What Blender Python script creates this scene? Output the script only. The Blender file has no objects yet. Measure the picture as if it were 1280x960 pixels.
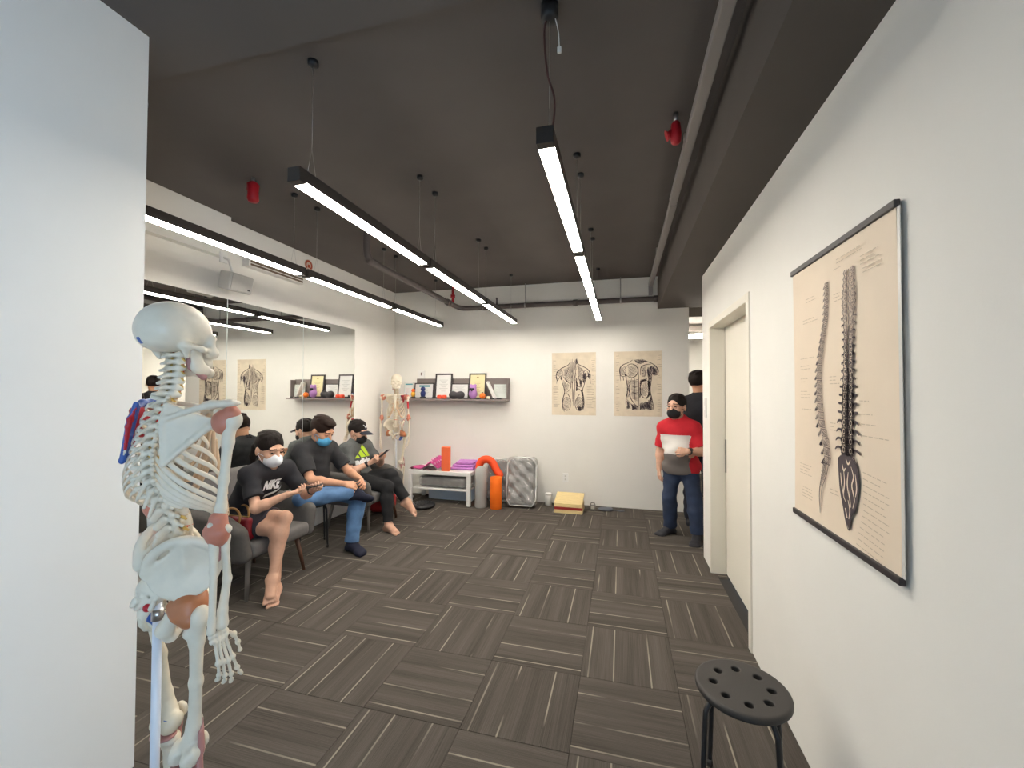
import bpy, bmesh, math, random
import numpy as np
from mathutils import Vector, Matrix
from mathutils.bvhtree import BVHTree

S = bpy.context.scene
COL = S.collection
PI = math.pi

# ---------------------------------------------------------------- camera
F_PX, YAW, PITCH, ROLL, CAM_H = 518.4, math.radians(14.7), math.radians(1.13), math.radians(0.18), 1.536
fw = Vector((-math.sin(YAW) * math.cos(PITCH), math.cos(YAW) * math.cos(PITCH), math.sin(PITCH)))
rt = Vector((math.cos(YAW), math.sin(YAW), 0))
up = rt.cross(fw)
rt, up = math.cos(ROLL) * rt + math.sin(ROLL) * up, -math.sin(ROLL) * rt + math.cos(ROLL) * up
cd = bpy.data.cameras.new('camera')
cd.sensor_width = 36.0
cd.lens = F_PX / 1280 * 36.0
cd.clip_start = 0.05
cam = bpy.data.objects.new('camera', cd)
COL.objects.link(cam)
M = Matrix.Identity(4)
for i in range(3):
    M[i][0], M[i][1], M[i][2] = rt[i], up[i], -fw[i]
M[2][3] = CAM_H
cam.matrix_world = M
S.camera = cam

# ---------------------------------------------------------------- world, exposure
world = bpy.data.worlds.new('daylight')
world.use_nodes = True
bg = world.node_tree.nodes['Background']
bg.inputs[0].default_value = (0.52, 0.74, 1.0, 1)
bg.inputs[1].default_value = 4.4
S.world = world
S.view_settings.view_transform = 'Standard'
S.view_settings.look = 'None'
S.view_settings.gamma = 1.0
S.view_settings.use_curve_mapping = False
S.view_settings.exposure = 1.45
LAMP = 22.0                      # strength of the lamps' diffusers

# ---------------------------------------------------------------- helpers
def link(o, parent=None):
    COL.objects.link(o)
    if parent is not None:
        o.parent = parent
    return o

def mesh_obj(name, me, parent=None, loc=None, rot=None):
    o = bpy.data.objects.new(name, me)
    link(o, parent)
    if loc is not None: o.location = loc
    if rot is not None: o.rotation_euler = rot
    return o

def empty(name, loc=(0, 0, 0), rz=0.0, parent=None):
    o = bpy.data.objects.new(name, None)
    o.empty_display_size = 0.05
    link(o, parent)
    o.location = loc
    o.rotation_euler = (0, 0, rz)
    return o

def tag(o, label=None, cat=None, group=None, kind=None):
    if label: o['label'] = label
    if cat: o['category'] = cat
    if group: o['group'] = group
    if kind: o['kind'] = kind
    return o

def thing(name, label, cat, loc=(0, 0, 0), rz=0.0, group=None):
    return tag(empty(name, loc, rz), label, cat, group)

def copy_tree(o, parent=None):
    c = o.copy()
    COL.objects.link(c)
    if parent is not None: c.parent = parent
    for ch in [x for x in o.children]:
        d = copy_tree(ch, c)
        d.matrix_parent_inverse = ch.matrix_parent_inverse.copy()
    return c

class MB:
    """collects shapes and links them as one mesh"""
    def __init__(s):
        s.bm = bmesh.new()
        s.mi = 0
    def _fin(s, verts, faces, smooth):
        for f in faces:
            f.material_index = s.mi
            f.smooth = smooth
    def box(s, c, size, bevel=0.0, rot=None, seg=2, smooth=False):
        r = bmesh.ops.create_cube(s.bm, size=1.0)
        vs = r['verts']
        mat = Matrix.Translation(Vector(c)) @ (rot.to_4x4() if rot is not None else Matrix.Identity(4)) @ Matrix.Diagonal((*size, 1.0))
        bmesh.ops.transform(s.bm, matrix=mat, verts=vs)
        fs = list({f for v in vs for f in v.link_faces})
        s._fin(vs, fs, smooth)
        if bevel > 0:
            es = list({e for v in vs for e in v.link_edges})
            bmesh.ops.bevel(s.bm, geom=es, offset=bevel, segments=seg, affect='EDGES', profile=0.5, material=-1)
        return s
    def span(s, lo, hi, bevel=0.0, seg=2):
        lo, hi = Vector(lo), Vector(hi)
        return s.box((lo + hi) / 2, tuple(hi - lo), bevel, seg=seg)
    def tube(s, pts, rad, n=10, caps=True, flat=None, smooth=True):
        """tube along points; rad a number or one per point; flat = (axis, factor) squashes the section"""
        pts = [Vector(p) for p in pts]
        k = len(pts)
        if not hasattr(rad, '__len__'): rad = [rad] * k
        rings = []
        ref = None
        for i, p in enumerate(pts):
            t = (pts[min(i + 1, k - 1)] - pts[max(i - 1, 0)]).normalized()
            if ref is None:
                ref = Vector((0, 0, 1)) if abs(t.z) < 0.9 else Vector((1, 0, 0))
            a = (ref - t * ref.dot(t)).normalized()
            b = t.cross(a)
            ref = a
            ring = []
            for j in range(n):
                w = 2 * PI * j / n
                d = (a * math.cos(w) + b * math.sin(w)) * rad[i]
                if flat is not None:
                    ax = Vector(flat[0]).normalized()
                    d = d + ax * (d.dot(ax) * (flat[1] - 1))
                ring.append(s.bm.verts.new(p + d))
            rings.append(ring)
        fs = []
        for i in range(k - 1):
            for j in range(n):
                fs.append(s.bm.faces.new((rings[i][j], rings[i][(j + 1) % n], rings[i + 1][(j + 1) % n], rings[i + 1][j])))
        s._fin(None, fs, smooth)
        if caps:
            s._fin(None, [s.bm.faces.new(list(reversed(rings[0]))), s.bm.faces.new(rings[-1])], False)
        return s
    def cyl(s, a, b, r1, r2=None, n=16):
        return s.tube([a, b], [r1, r1 if r2 is None else r2], n)
    def lathe(s, prof, c=(0, 0, 0), n=24, axis='z', rot=None):
        """prof: list of (radius, height)"""
        c = Vector(c)
        rings = []
        for r, h in prof:
            ring = []
            for j in range(n):
                w = 2 * PI * j / n
                v = Vector((r * math.cos(w), r * math.sin(w), h))
                if axis == 'y': v = Vector((v.x, v.z, -v.y))
                if axis == 'x': v = Vector((v.z, v.x, v.y))
                if rot is not None: v = rot @ v
                ring.append(s.bm.verts.new(c + v))
            rings.append(ring)
        fs = []
        for i in range(len(rings) - 1):
            for j in range(n):
                fs.append(s.bm.faces.new((rings[i][j], rings[i][(j + 1) % n], rings[i + 1][(j + 1) % n], rings[i + 1][j])))
        fs.append(s.bm.faces.new(list(reversed(rings[0]))))
        fs.append(s.bm.faces.new(rings[-1]))
        s._fin(None, fs, True)
        return s
    def ball(s, c, r, n=12, rot=None):
        if not hasattr(r, '__len__'): r = (r, r, r)
        q = bmesh.ops.create_uvsphere(s.bm, u_segments=n, v_segments=max(6, n * 2 // 3), radius=1.0)
        mat = Matrix.Translation(Vector(c)) @ (rot.to_4x4() if rot is not None else Matrix.Identity(4)) @ Matrix.Diagonal((*r, 1.0))
        bmesh.ops.transform(s.bm, matrix=mat, verts=q['verts'])
        s._fin(None, {f for v in q['verts'] for f in v.link_faces}, True)
        return s
    def prism(s, poly, vec, smooth=False):
        """closed polygon (3-d points) pushed along vec"""
        vec = Vector(vec)
        a = [s.bm.verts.new(Vector(p)) for p in poly]
        b = [s.bm.verts.new(Vector(p) + vec) for p in poly]
        n = len(a)
        fs = [s.bm.faces.new(list(reversed(a))), s.bm.faces.new(b)]
        for i in range(n):
            fs.append(s.bm.faces.new((a[i], a[(i + 1) % n], b[(i + 1) % n], b[i])))
        s._fin(None, fs, smooth)
        return s
    def grid(s, fn, nu, nv, thick=None, closed_u=False):
        """surface fn(u, v), u and v in 0..1; thick gives a second side along the normal"""
        vs = [[s.bm.verts.new(Vector(fn(i / (nu - 1), j / (nv - 1)))) for j in range(nv)] for i in range(nu)]
        fs = []
        for i in range(nu - 1):
            for j in range(nv - 1):
                fs.append(s.bm.faces.new((vs[i][j], vs[i + 1][j], vs[i + 1][j + 1], vs[i][j + 1])))
        s._fin(None, fs, True)
        if thick:
            s.bm.normal_update()
            bmesh.ops.solidify(s.bm, geom=fs, thickness=thick)
        return s
    def build(s, name, mat, parent=None, loc=None, rot=None, weld=True):
        bmesh.ops.recalc_face_normals(s.bm, faces=s.bm.faces[:])
        me = bpy.data.meshes.new(name)
        s.bm.to_mesh(me)
        s.bm.free()
        for m in (mat if isinstance(mat, (list, tuple)) else [mat]):
            me.materials.append(m)
        return mesh_obj(name, me, parent, loc, rot)

def rotz(a): return Matrix.Rotation(a, 3, 'Z')
def rotx(a): return Matrix.Rotation(a, 3, 'X')
def roty(a): return Matrix.Rotation(a, 3, 'Y')

def spline(pts, n):
    """Catmull-Rom through pts, n points per span"""
    P = [Vector(p) for p in pts]
    P = [P[0] * 2 - P[1]] + P + [P[-1] * 2 - P[-2]]
    out = []
    for i in range(1, len(P) - 2):
        for k in range(n):
            t = k / n
            a, b, c, d = P[i - 1], P[i], P[i + 1], P[i + 2]
            out.append(0.5 * ((2 * b) + (c - a) * t + (2 * a - 5 * b + 4 * c - d) * t * t + (3 * b - a - 3 * c + d) * t ** 3))
    out.append(P[-2])
    return out

# ---------------------------------------------------------------- implicit surfaces (smooth unions, meshed with surface nets)
def V3(p): return np.array(p, np.float32)

class Blob:
    """smooth union of round cones, ellipsoids and boxes"""
    def __init__(s, k=0.02):
        s.ops = []
        s.k = k
    def _add(s, fn, lo, hi, k, cut):
        s.ops.append((fn, V3(lo), V3(hi), s.k if k is None else k, cut))
        return s
    def cone(s, a, b, r1, r2=None, k=None, cut=False, flat=None):
        a, b = V3(a), V3(b)
        r2 = r1 if r2 is None else r2
        ba = b - a
        L2 = max(float(ba @ ba), 1e-10)
        if flat is not None:
            ax = V3(flat[0]); ax = ax / np.linalg.norm(ax); fs = flat[1]
        def fn(p):
            q = p - a
            t = np.clip((q @ ba) / L2, 0, 1)
            w = q - t[..., None] * ba
            if flat is not None:
                c = w @ ax
                w = w + (c * (1 / fs - 1))[..., None] * ax
            d = np.sqrt((w * w).sum(-1)) - (r1 + (r2 - r1) * t)
            return d if flat is None else d * min(1.0, max(fs, 0.45))
        R = max(r1, r2) * (max(1, flat[1]) if flat is not None else 1)
        return s._add(fn, np.minimum(a, b) - R, np.maximum(a, b) + R, k, cut)
    def path(s, pts, rad, k=None, cut=False, flat=None):
        if not hasattr(rad, '__len__'): rad = [rad] * len(pts)
        for i in range(len(pts) - 1):
            s.cone(pts[i], pts[i + 1], rad[i], rad[i + 1], k, cut, flat)
        return s
    def ell(s, c, r, rot=None, k=None, cut=False):
        c, r = V3(c), V3(r)
        Rm = np.array(rot, np.float32) if rot is not None else None
        def fn(p):
            q = p - c
            if Rm is not None: q = q @ Rm          # world to local (columns are the local axes)
            a = np.sqrt(((q / r) ** 2).sum(-1))
            b = np.sqrt(((q / (r * r)) ** 2).sum(-1)) + 1e-6
            return a * (a - 1) / b
        R = float(r.max()) if Rm is not None else r
        return s._add(fn, c - R, c + R, k, cut)
    def box(s, c, h, rot=None, rnd=0.005, k=None, cut=False):
        c, h = V3(c), V3(h)
        Rm = np.array(rot, np.float32) if rot is not None else None
        def fn(p):
            q = p - c
            if Rm is not None: q = q @ Rm
            q = np.abs(q) - (h - rnd)
            return np.sqrt((np.maximum(q, 0) ** 2).sum(-1)) + np.minimum(q.max(-1), 0) - rnd
        R = float(np.linalg.norm(h)) if Rm is not None else h
        return s._add(fn, c - R, c + R, k, cut)
    def half(s, c, n, k=0.004):
        """cuts away the side of the plane (c, n) that n points to"""
        c, n = V3(c), V3(n)
        n = n / np.linalg.norm(n)
        s.ops.append((lambda p: -((p - c) @ n), None, None, k, True))
        return s
    def mesh(s, h):
        lo = np.min([o[1] for o in s.ops if o[1] is not None and not o[4]], axis=0) - 3 * h
        hi = np.max([o[2] for o in s.ops if o[1] is not None and not o[4]], axis=0) + 3 * h
        n = np.ceil((hi - lo) / h).astype(int) + 1
        D = np.full(n, 0.5, np.float32)
        ax = [lo[i] + h * np.arange(n[i], dtype=np.float32) for i in range(3)]
        for fn, a, b, k, cut in s.ops:
            if a is None:
                i0, i1 = np.zeros(3, int), n
            else:
                pad = k + 2.5 * h
                i0 = np.clip(np.floor((a - pad - lo) / h).astype(int), 0, n)
                i1 = np.clip(np.ceil((b + pad - lo) / h).astype(int) + 1, 0, n)
                if np.any(i1 <= i0): continue
            sl = tuple(slice(i0[j], i1[j]) for j in range(3))
            P = np.stack(np.meshgrid(*[ax[j][sl[j]] for j in range(3)], indexing='ij'), -1)
            d = fn(P)
            e = D[sl]
            kk = max(k, 1e-5)
            if cut:
                d = -d
                q = np.maximum(kk - np.abs(d - e), 0) / kk
                D[sl] = np.maximum(d, e) + q * q * kk * 0.25
            else:
                q = np.maximum(kk - np.abs(d - e), 0) / kk
                D[sl] = np.minimum(d, e) - q * q * kk * 0.25
        return nets(D, lo, h)

def nets(D, lo, h):
    neg = D < 0
    nx, ny, nz = D.shape
    cnt = np.zeros((nx - 1, ny - 1, nz - 1), np.int8)
    corners = [(i, j, k) for i in (0, 1) for j in (0, 1) for k in (0, 1)]
    for i, j, k in corners:
        cnt += neg[i:nx - 1 + i, j:ny - 1 + j, k:nz - 1 + k]
    act = np.argwhere((cnt > 0) & (cnt < 8))
    N = len(act)
    idx = np.full(cnt.shape, -1, np.int32)
    idx[act[:, 0], act[:, 1], act[:, 2]] = np.arange(N)
    val = np.stack([D[act[:, 0] + i, act[:, 1] + j, act[:, 2] + k] for i, j, k in corners], 1)
    acc = np.zeros((N, 3), np.float32)
    num = np.zeros(N, np.float32)
    cc = np.array(corners, np.float32)
    for a in range(8):
        for b in range(a + 1, 8):
            if np.abs(cc[a] - cc[b]).sum() != 1: continue
            va, vb = val[:, a], val[:, b]
            m = (va < 0) != (vb < 0)
            t = np.where(m, va / np.where(m, va - vb, 1), 0)
            p = cc[a] + t[:, None] * (cc[b] - cc[a])
            acc += np.where(m[:, None], p, 0)
            num += m
    vert = (act + acc / num[:, None]) * h + lo
    quads = []
    for axis in range(3):
        sl0 = [slice(1, D.shape[q] - 1) for q in range(3)]
        sl1 = list(sl0)
        sl0[axis] = slice(0, D.shape[axis] - 1)
        sl1[axis] = slice(1, D.shape[axis])
        A, B = neg[tuple(sl0)], neg[tuple(sl1)]
        e = np.argwhere(A != B)
        if len(e) == 0: continue
        fl = A[e[:, 0], e[:, 1], e[:, 2]]
        off = np.ones(3, int); off[axis] = 0
        e = e + off
        u, v = (axis + 1) % 3, (axis + 2) % 3
        def cell(du, dv):
            q = e.copy(); q[:, u] -= du; q[:, v] -= dv
            return idx[q[:, 0], q[:, 1], q[:, 2]]
        c = np.stack([cell(1, 1), cell(0, 1), cell(0, 0), cell(1, 0)], 1)
        c[~fl] = c[~fl][:, ::-1]
        quads.append(c)
    return vert, np.concatenate(quads)

def np_mesh(name, vert, quads, mats, mat_index=None):
    me = bpy.data.meshes.new(name)
    me.vertices.add(len(vert))
    me.vertices.foreach_set('co', np.ascontiguousarray(vert, np.float32).ravel())
    me.loops.add(quads.size)
    me.loops.foreach_set('vertex_index', np.ascontiguousarray(quads, np.int32).ravel())
    me.polygons.add(len(quads))
    me.polygons.foreach_set('loop_start', np.arange(len(quads), dtype=np.int32) * 4)
    me.polygons.foreach_set('loop_total', np.full(len(quads), 4, np.int32))
    me.polygons.foreach_set('use_smooth', np.ones(len(quads), bool))
    for m in (mats if isinstance(mats, (list, tuple)) else [mats]):
        me.materials.append(m)
    if mat_index is not None:
        me.polygons.foreach_set('material_index', mat_index.astype(np.int32))
    me.update(calc_edges=True)
    me.validate()
    return me

def blob_obj(name, blob, h, mats, parent=None, base=(0, 0, 0), paint=None, move=None):
    """meshes a blob given in the space of `base`; paint(centres) gives material indices; move(v) displaces vertices"""
    v, q = blob.mesh(h)
    if move is not None: v = move(v)
    mi = paint(v[q].mean(1)) if paint is not None else None
    return mesh_obj(name, np_mesh(name, v - V3(base), q, mats, mi), parent)

# ---------------------------------------------------------------- materials
MATS = {}
def mat(name, col, rough=0.6, metal=0.0, spec=0.5, noise=0.0, nscale=20.0, bump=0.0, bscale=200.0, emit=None, estr=0.0, alpha=None, trans=0.0, sss=0.0, coat=0.0, stretch=None, bdist=0.004):
    if name in MATS: return MATS[name]
    m = bpy.data.materials.new(name)
    m.use_nodes = True
    nt = m.node_tree
    b = nt.nodes['Principled BSDF']
    b.inputs['Base Color'].default_value = (*col, 1)
    b.inputs['Roughness'].default_value = rough
    b.inputs['Metallic'].default_value = metal
    b.inputs['Specular IOR Level'].default_value = spec
    b.inputs['Coat Weight'].default_value = coat
    if trans: b.inputs['Transmission Weight'].default_value = trans
    if alpha is not None: b.inputs['Alpha'].default_value = alpha
    if emit is not None:
        b.inputs['Emission Color'].default_value = (*emit, 1)
        b.inputs['Emission Strength'].default_value = estr
    if noise or bump:
        tc = nt.nodes.new('ShaderNodeTexCoord')
        src = tc.outputs['Object']
        if stretch is not None:
            mp = nt.nodes.new('ShaderNodeMapping')
            mp.inputs['Scale'].default_value = stretch
            nt.links.new(src, mp.inputs[0]); src = mp.outputs[0]
    if noise:
        n = nt.nodes.new('ShaderNodeTexNoise')
        n.inputs['Scale'].default_value = nscale
        n.inputs['Detail'].default_value = 4
        nt.links.new(src, n.inputs['Vector'])
        r = nt.nodes.new('ShaderNodeMapRange')
        r.inputs['From Min'].default_value = 0.3; r.inputs['From Max'].default_value = 0.7
        r.inputs['To Min'].default_value = 1 - noise; r.inputs['To Max'].default_value = 1 + noise
        nt.links.new(n.outputs['Fac'], r.inputs['Value'])
        mx = nt.nodes.new('ShaderNodeVectorMath'); mx.operation = 'SCALE'
        mx.inputs[0].default_value = col
        nt.links.new(r.outputs[0], mx.inputs['Scale'])
        nt.links.new(mx.outputs[0], b.inputs['Base Color'])
    if bump:
        n2 = nt.nodes.new('ShaderNodeTexNoise')
        n2.inputs['Scale'].default_value = bscale
        n2.inputs['Detail'].default_value = 3
        nt.links.new(src, n2.inputs['Vector'])
        bp = nt.nodes.new('ShaderNodeBump')
        bp.inputs['Strength'].default_value = bump
        bp.inputs['Distance'].default_value = bdist
        nt.links.new(n2.outputs['Fac'], bp.inputs['Height'])
        nt.links.new(bp.outputs[0], b.inputs['Normal'])
    MATS[name] = m
    return m

m_wall = mat('wall_paint', (0.82, 0.80, 0.755), 0.75, spec=0.2, noise=0.015, nscale=3, bump=0.05, bscale=90)
m_trim = mat('door_paint', (0.80, 0.76, 0.67), 0.5, spec=0.3)
m_ceil = mat('ceiling_paint', (0.128, 0.114, 0.107), 0.85, spec=0.15, noise=0.05, nscale=2.5, bump=0.12, bscale=60)
m_soffit = mat('soffit_paint', (0.110, 0.096, 0.087), 0.8, spec=0.15, noise=0.04, nscale=3)
m_subfloor = mat('subfloor', (0.03, 0.027, 0.025), 0.9)
m_pipe = mat('pipe_paint', (0.10, 0.082, 0.078), 0.55)
m_tray = mat('tray_metal', (0.28, 0.26, 0.25), 0.5, metal=0.2)
m_black = mat('black_metal', (0.018, 0.018, 0.02), 0.42)
m_dark = mat('dark_housing', (0.05, 0.042, 0.038), 0.4, metal=0.3)
m_wire = mat('steel_wire', (0.45, 0.43, 0.42), 0.3, metal=0.9)
m_white = mat('white_plastic', (0.82, 0.81, 0.79), 0.4)
m_lamp = mat('lamp_diffuser', (0.9, 0.9, 0.9), 0.5, emit=(1.0, 0.93, 0.82), estr=LAMP)
m_red = mat('red_plastic', (0.42, 0.008, 0.018), 0.45)

def carpet_material():
    m = bpy.data.materials.new('carpet_pile')
    m.use_nodes = True
    nt = m.node_tree
    N, L = nt.nodes.new, nt.links.new
    b = nt.nodes['Principled BSDF']
    b.inputs['Roughness'].default_value = 0.95
    b.inputs['Specular IOR Level'].default_value = 0.1
    tc = N('ShaderNodeTexCoord')
    oi = N('ShaderNodeObjectInfo')
    sep = N('ShaderNodeSeparateXYZ'); L(tc.outputs['Object'], sep.inputs[0])
    def math_(op, a, bb=None, clamp=False):
        n = N('ShaderNodeMath'); n.operation = op; n.use_clamp = clamp
        for i, v in enumerate((a, bb)):
            if v is None: continue
            if isinstance(v, (int, float)): n.inputs[i].default_value = v
            else: L(v, n.inputs[i])
        return n.outputs[0]
    rnd = math_('MULTIPLY', oi.outputs['Random'], 40.0)
    def noise(sx, sy, detail=3, extra=0.0):
        c = N('ShaderNodeCombineXYZ')
        L(math_('MULTIPLY', sep.outputs[0], sx), c.inputs[0])
        L(math_('MULTIPLY', sep.outputs[1], sy), c.inputs[1])
        L(math_('ADD', rnd, extra), c.inputs[2])
        n = N('ShaderNodeTexNoise'); n.inputs['Scale'].default_value = 1.0; n.inputs['Detail'].default_value = detail
        L(c.outputs[0], n.inputs['Vector'])
        return n.outputs['Fac']
    fine = noise(420, 3.0, 2)                    # the yarn lines run along the tile's own y
    broad = noise(14, 0.6, 2, 7.0)
    pile = noise(500, 500, 2, 3.0)
    v = math_('ADD', math_('MULTIPLY', fine, 0.9), math_('MULTIPLY', broad, 1.1))
    v = math_('ADD', v, math_('MULTIPLY', pile, 0.35))
    ramp = N('ShaderNodeValToRGB')
    ramp.color_ramp.elements[0].position = 0.75; ramp.color_ramp.elements[0].color = (0.064, 0.055, 0.048, 1)
    ramp.color_ramp.elements[1].position = 1.0; ramp.color_ramp.elements[1].color = (0.122, 0.108, 0.095, 1)
    mr = N('ShaderNodeMapRange'); mr.inputs['From Min'].default_value = 0.65; mr.inputs['From Max'].default_value = 1.7
    mr.inputs['To Min'].default_value = 0.66; mr.inputs['To Max'].default_value = 1.08
    L(v, mr.inputs['Value']); L(mr.outputs[0], ramp.inputs[0])
    # three pale accent yarns, each fading in and out along its length
    tot = None
    for i, fx in enumerate((0.08, 0.35, 0.74)):
        x0 = (fx - 0.5) * 0.5
        d = math_('ABSOLUTE', math_('SUBTRACT', sep.outputs[0], x0))
        line = math_('SUBTRACT', 1.0, math_('MULTIPLY', math_('SUBTRACT', d, 0.0030), 600.0), True)
        n = noise(2.0 + i, 2.6, 1, 11.0 * (i + 1))
        fade = N('ShaderNodeMapRange'); fade.inputs['From Min'].default_value = 0.36; fade.inputs['From Max'].default_value = 0.56
        L(n, fade.inputs['Value'])
        w = math_('MULTIPLY', line, math_('MULTIPLY', fade.outputs[0], 0.75))
        tot = w if tot is None else math_('ADD', tot, w, True)
    mix = N('ShaderNodeMix'); mix.data_type = 'RGBA'
    L(tot, mix.inputs[0]); L(ramp.outputs[0], mix.inputs[6]); mix.inputs[7].default_value = (0.36, 0.325, 0.26, 1)
    L(mix.outputs[2], b.inputs['Base Color'])
    bp = N('ShaderNodeBump'); bp.inputs['Strength'].default_value = 0.5; bp.inputs['Distance'].default_value = 0.003
    L(math_('ADD', fine, pile), bp.inputs['Height']); L(bp.outputs[0], b.inputs['Normal'])
    return m
m_carpet = carpet_material()
# ================================================================ the room
XL, XR, YB, YR, ZC, ZS = -3.39, 0.75, 5.75, -3.2, 3.07, 2.64
XE, YE = 2.5, 8.6                      # the passage beyond the right wall
XP, YP = -1.93, 1.28                   # the partition at the left

def struct(name, mb, m, parent=None):
    o = mb.build(name, m, parent)
    if parent is None: o['kind'] = 'structure'
    return o

floor = struct('floor', MB().span((XL - 0.2, YR - 0.2, -0.12), (XE + 0.2, YE + 0.2, -0.008)), m_subfloor)
# carpet tiles, half a metre square, the yarn turned a quarter from tile to tile
GX, GY = -0.716, 2.30
tile_meshes = {}
def tile(i, j):
    x0, x1 = GX + 0.5 * i, GX + 0.5 * (i + 1)
    y0, y1 = GY + 0.5 * j, GY + 0.5 * (j + 1)
    cx, cy = (x0 + x1) / 2, (y0 + y1) / 2
    lim_x1 = XR + 0.11 if cy < 4.25 else XE
    if cy > YB: lim_x0 = 0.85
    else: lim_x0 = XL
    a0, a1 = max(x0, lim_x0), min(x1, lim_x1)
    b0, b1 = max(y0, YR), min(y1, YE)
    if y0 < YB < y1 and cx < 0.6: b1 = min(b1, YB)
    if a1 - a0 < 0.02 or b1 - b0 < 0.02: return
    horiz = (i + j) % 2 == 0
    r = (a0 - cx, a1 - cx, b0 - cy, b1 - cy)
    if horiz: r = (r[2], r[3], -r[1], -r[0])          # into the turned tile's own axes
    key = tuple(round(q, 4) for q in r)
    g = 0.0008
    if key not in tile_meshes:
        mb = MB()
        mb.box(((r[0] + r[1]) / 2, (r[2] + r[3]) / 2, -0.004), (r[1] - r[0] - 2 * g, r[3] - r[2] - 2 * g, 0.008))
        bmesh.ops.bevel(mb.bm, geom=[e for e in mb.bm.edges if all(v.co.z > -0.001 for v in e.verts)], offset=0.0015, segments=1, affect='EDGES')
        o = mb.build('carpet_tile', m_carpet, floor)
        tile_meshes[key] = o.data
    else:
        o = mesh_obj('carpet_tile', tile_meshes[key], floor)
    o.location = (cx, cy, 0)
    o.rotation_euler = (0, 0, PI / 2 if horiz else 0)
for i in range(-6, 7):
    for j in range(-8, 13):
        cy = GY + 0.5 * j + 0.25
        cx = GX + 0.5 * i + 0.25
        if cx > 0.9 and cy < 4.0: continue
        if cy > YB + 0.25 and cx < 0.7: continue
        if cy < -1.7: continue
        tile(i, j)

struct('ceiling', MB().span((XL - 0.2, 1.47, ZC), (XE + 0.2, YE + 0.2, ZC + 0.15)), m_ceil)
struct('trim_ceiling_bulkhead', MB().span((XL - 0.2, YR - 0.2, ZC - 0.035), (XE + 0.2, 1.47, ZC + 0.15)), mat('bulkhead_paint', (0.125, 0.114, 0.109), 0.85, spec=0.15))
struct('trim_soffit', MB().span((0.47, YR, ZS), (XE, YB + 0.02, ZC - 0.036)), m_soffit)
struct('wall_left', MB().span((XL - 0.15, YR, 0), (XL, YB + 0.15, ZC)), m_wall)
struct('wall_back', MB().span((XL, YB, 0), (0.853, YB + 0.15, ZC)), m_wall)
struct('wall_partition', MB().span((XP - 0.16, YR, 0), (XP, YP, ZC - 0.035)), m_wall)
# the wall behind the camera with its window opening
wy0, wy1, wz0, wz1 = -2.95, -0.55, 0.35, 2.50
struct('wall_rear', MB().span((XL, YR - 0.15, 0), (XE, YR, ZC)), m_wall)
wxa, wxb = XR + 0.12, XR + 0.17
wn = struct('window_1', MB().span((wxa, wy0, wz0), (wxb, wy0 + 0.05, wz1)).span((wxa, wy1 - 0.05, wz0), (wxb, wy1, wz1))
            .span((wxa, wy0 + 0.05, wz0), (wxb, wy1 - 0.05, wz0 + 0.05)).span((wxa, wy0 + 0.05, wz1 - 0.05), (wxb, wy1 - 0.05, wz1))
            .span((wxa, (wy0 + wy1) / 2 - 0.025, wz0 + 0.05), (wxb, (wy0 + wy1) / 2 + 0.025, wz1 - 0.05)), m_white)
pl = bpy.data.lights.new('window_daylight', 'AREA')
pl.shape = 'RECTANGLE'; pl.size = wz1 - wz0; pl.size_y = wy1 - wy0
pl.cycles.is_portal = True
plo = bpy.data.objects.new('window_daylight', pl); COL.objects.link(plo)
plo.location = (XR + 0.20, (wy0 + wy1) / 2, (wz0 + wz1) / 2); plo.rotation_euler = (0, PI / 2, 0)

# right wall with the door recess (y 2.78 to 3.89)
DY0, DY1, DZ = 2.80, 3.89, 2.10
rw = MB()
rw.span((XR, wy1, 0), (XR + 0.22, DY0, ZS)); rw.span((XR, YR, 0), (XR + 0.22, wy0, ZS)); rw.span((XR, wy0, 0), (XR + 0.22, wy1, wz0)); rw.span((XR, wy0, wz1), (XR + 0.22, wy1, ZS)); rw.span((XR, DY1, 0), (XR + 0.22, 4.25, ZS)); rw.span((XR, DY0, DZ), (XR + 0.22, DY1, ZS))
struct('wall_right', rw, m_wall)
dr = struct('door_1', MB().span((XR + 0.112, DY0, 0.006), (XR + 0.152, DY1, DZ), 0.002), m_trim)
fr = MB()
fr.span((XR - 0.010, DY0 - 0.045, 0), (XR + 0.109, DY0 + 0.008, DZ + 0.045), 0.003)
fr.span((XR - 0.010, DY1 - 0.010, 0), (XR + 0.109, DY1 + 0.030, DZ + 0.045), 0.003)
fr.span((XR - 0.010, DY0 + 0.0081, DZ - 0.008), (XR + 0.109, DY1 - 0.0101, DZ + 0.045), 0.003)
fr.build('door_frame', m_trim, dr)
MB().span((XR + 0.105, DY1 - 0.030, 0.86), (XR + 0.113, DY1 - 0.006, 1.14), 0.002).build('pull_handle', mat('brushed_steel', (0.30, 0.28, 0.25), 0.35, metal=0.9), dr)
# passage
struct('wall_passage_end', MB().span((0.85, YE, 0), (XE, YE + 0.15, ZC)), m_wall)
struct('wall_passage_right', MB().span((XE, 4.25, 0), (XE + 0.15, YE, ZC)), m_wall)
struct('wall_passage_near', MB().span((XR + 0.22, 4.10, 0), (XE, 4.25, ZS)), m_wall)
struct('wall_passage_left', MB().span((0.70, YB + 0.15, 0), (0.853, YE, ZC)), m_wall)
struct('trim_passage_duct', MB().span((0.86, YB + 0.5, 2.60), (1.25, YE, 2.85), 0.01).span((0.86, 7.2, 2.42), (XE, 7.45, 2.62), 0.01), mat('duct_grey', (0.20, 0.175, 0.155), 0.6))
# boxed-out bulkhead on the left wall
struct('trim_bulkhead_left', MB().span((XL, YR, 2.70), (XL + 0.07, 2.88, ZC - 0.001)), m_wall)

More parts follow.
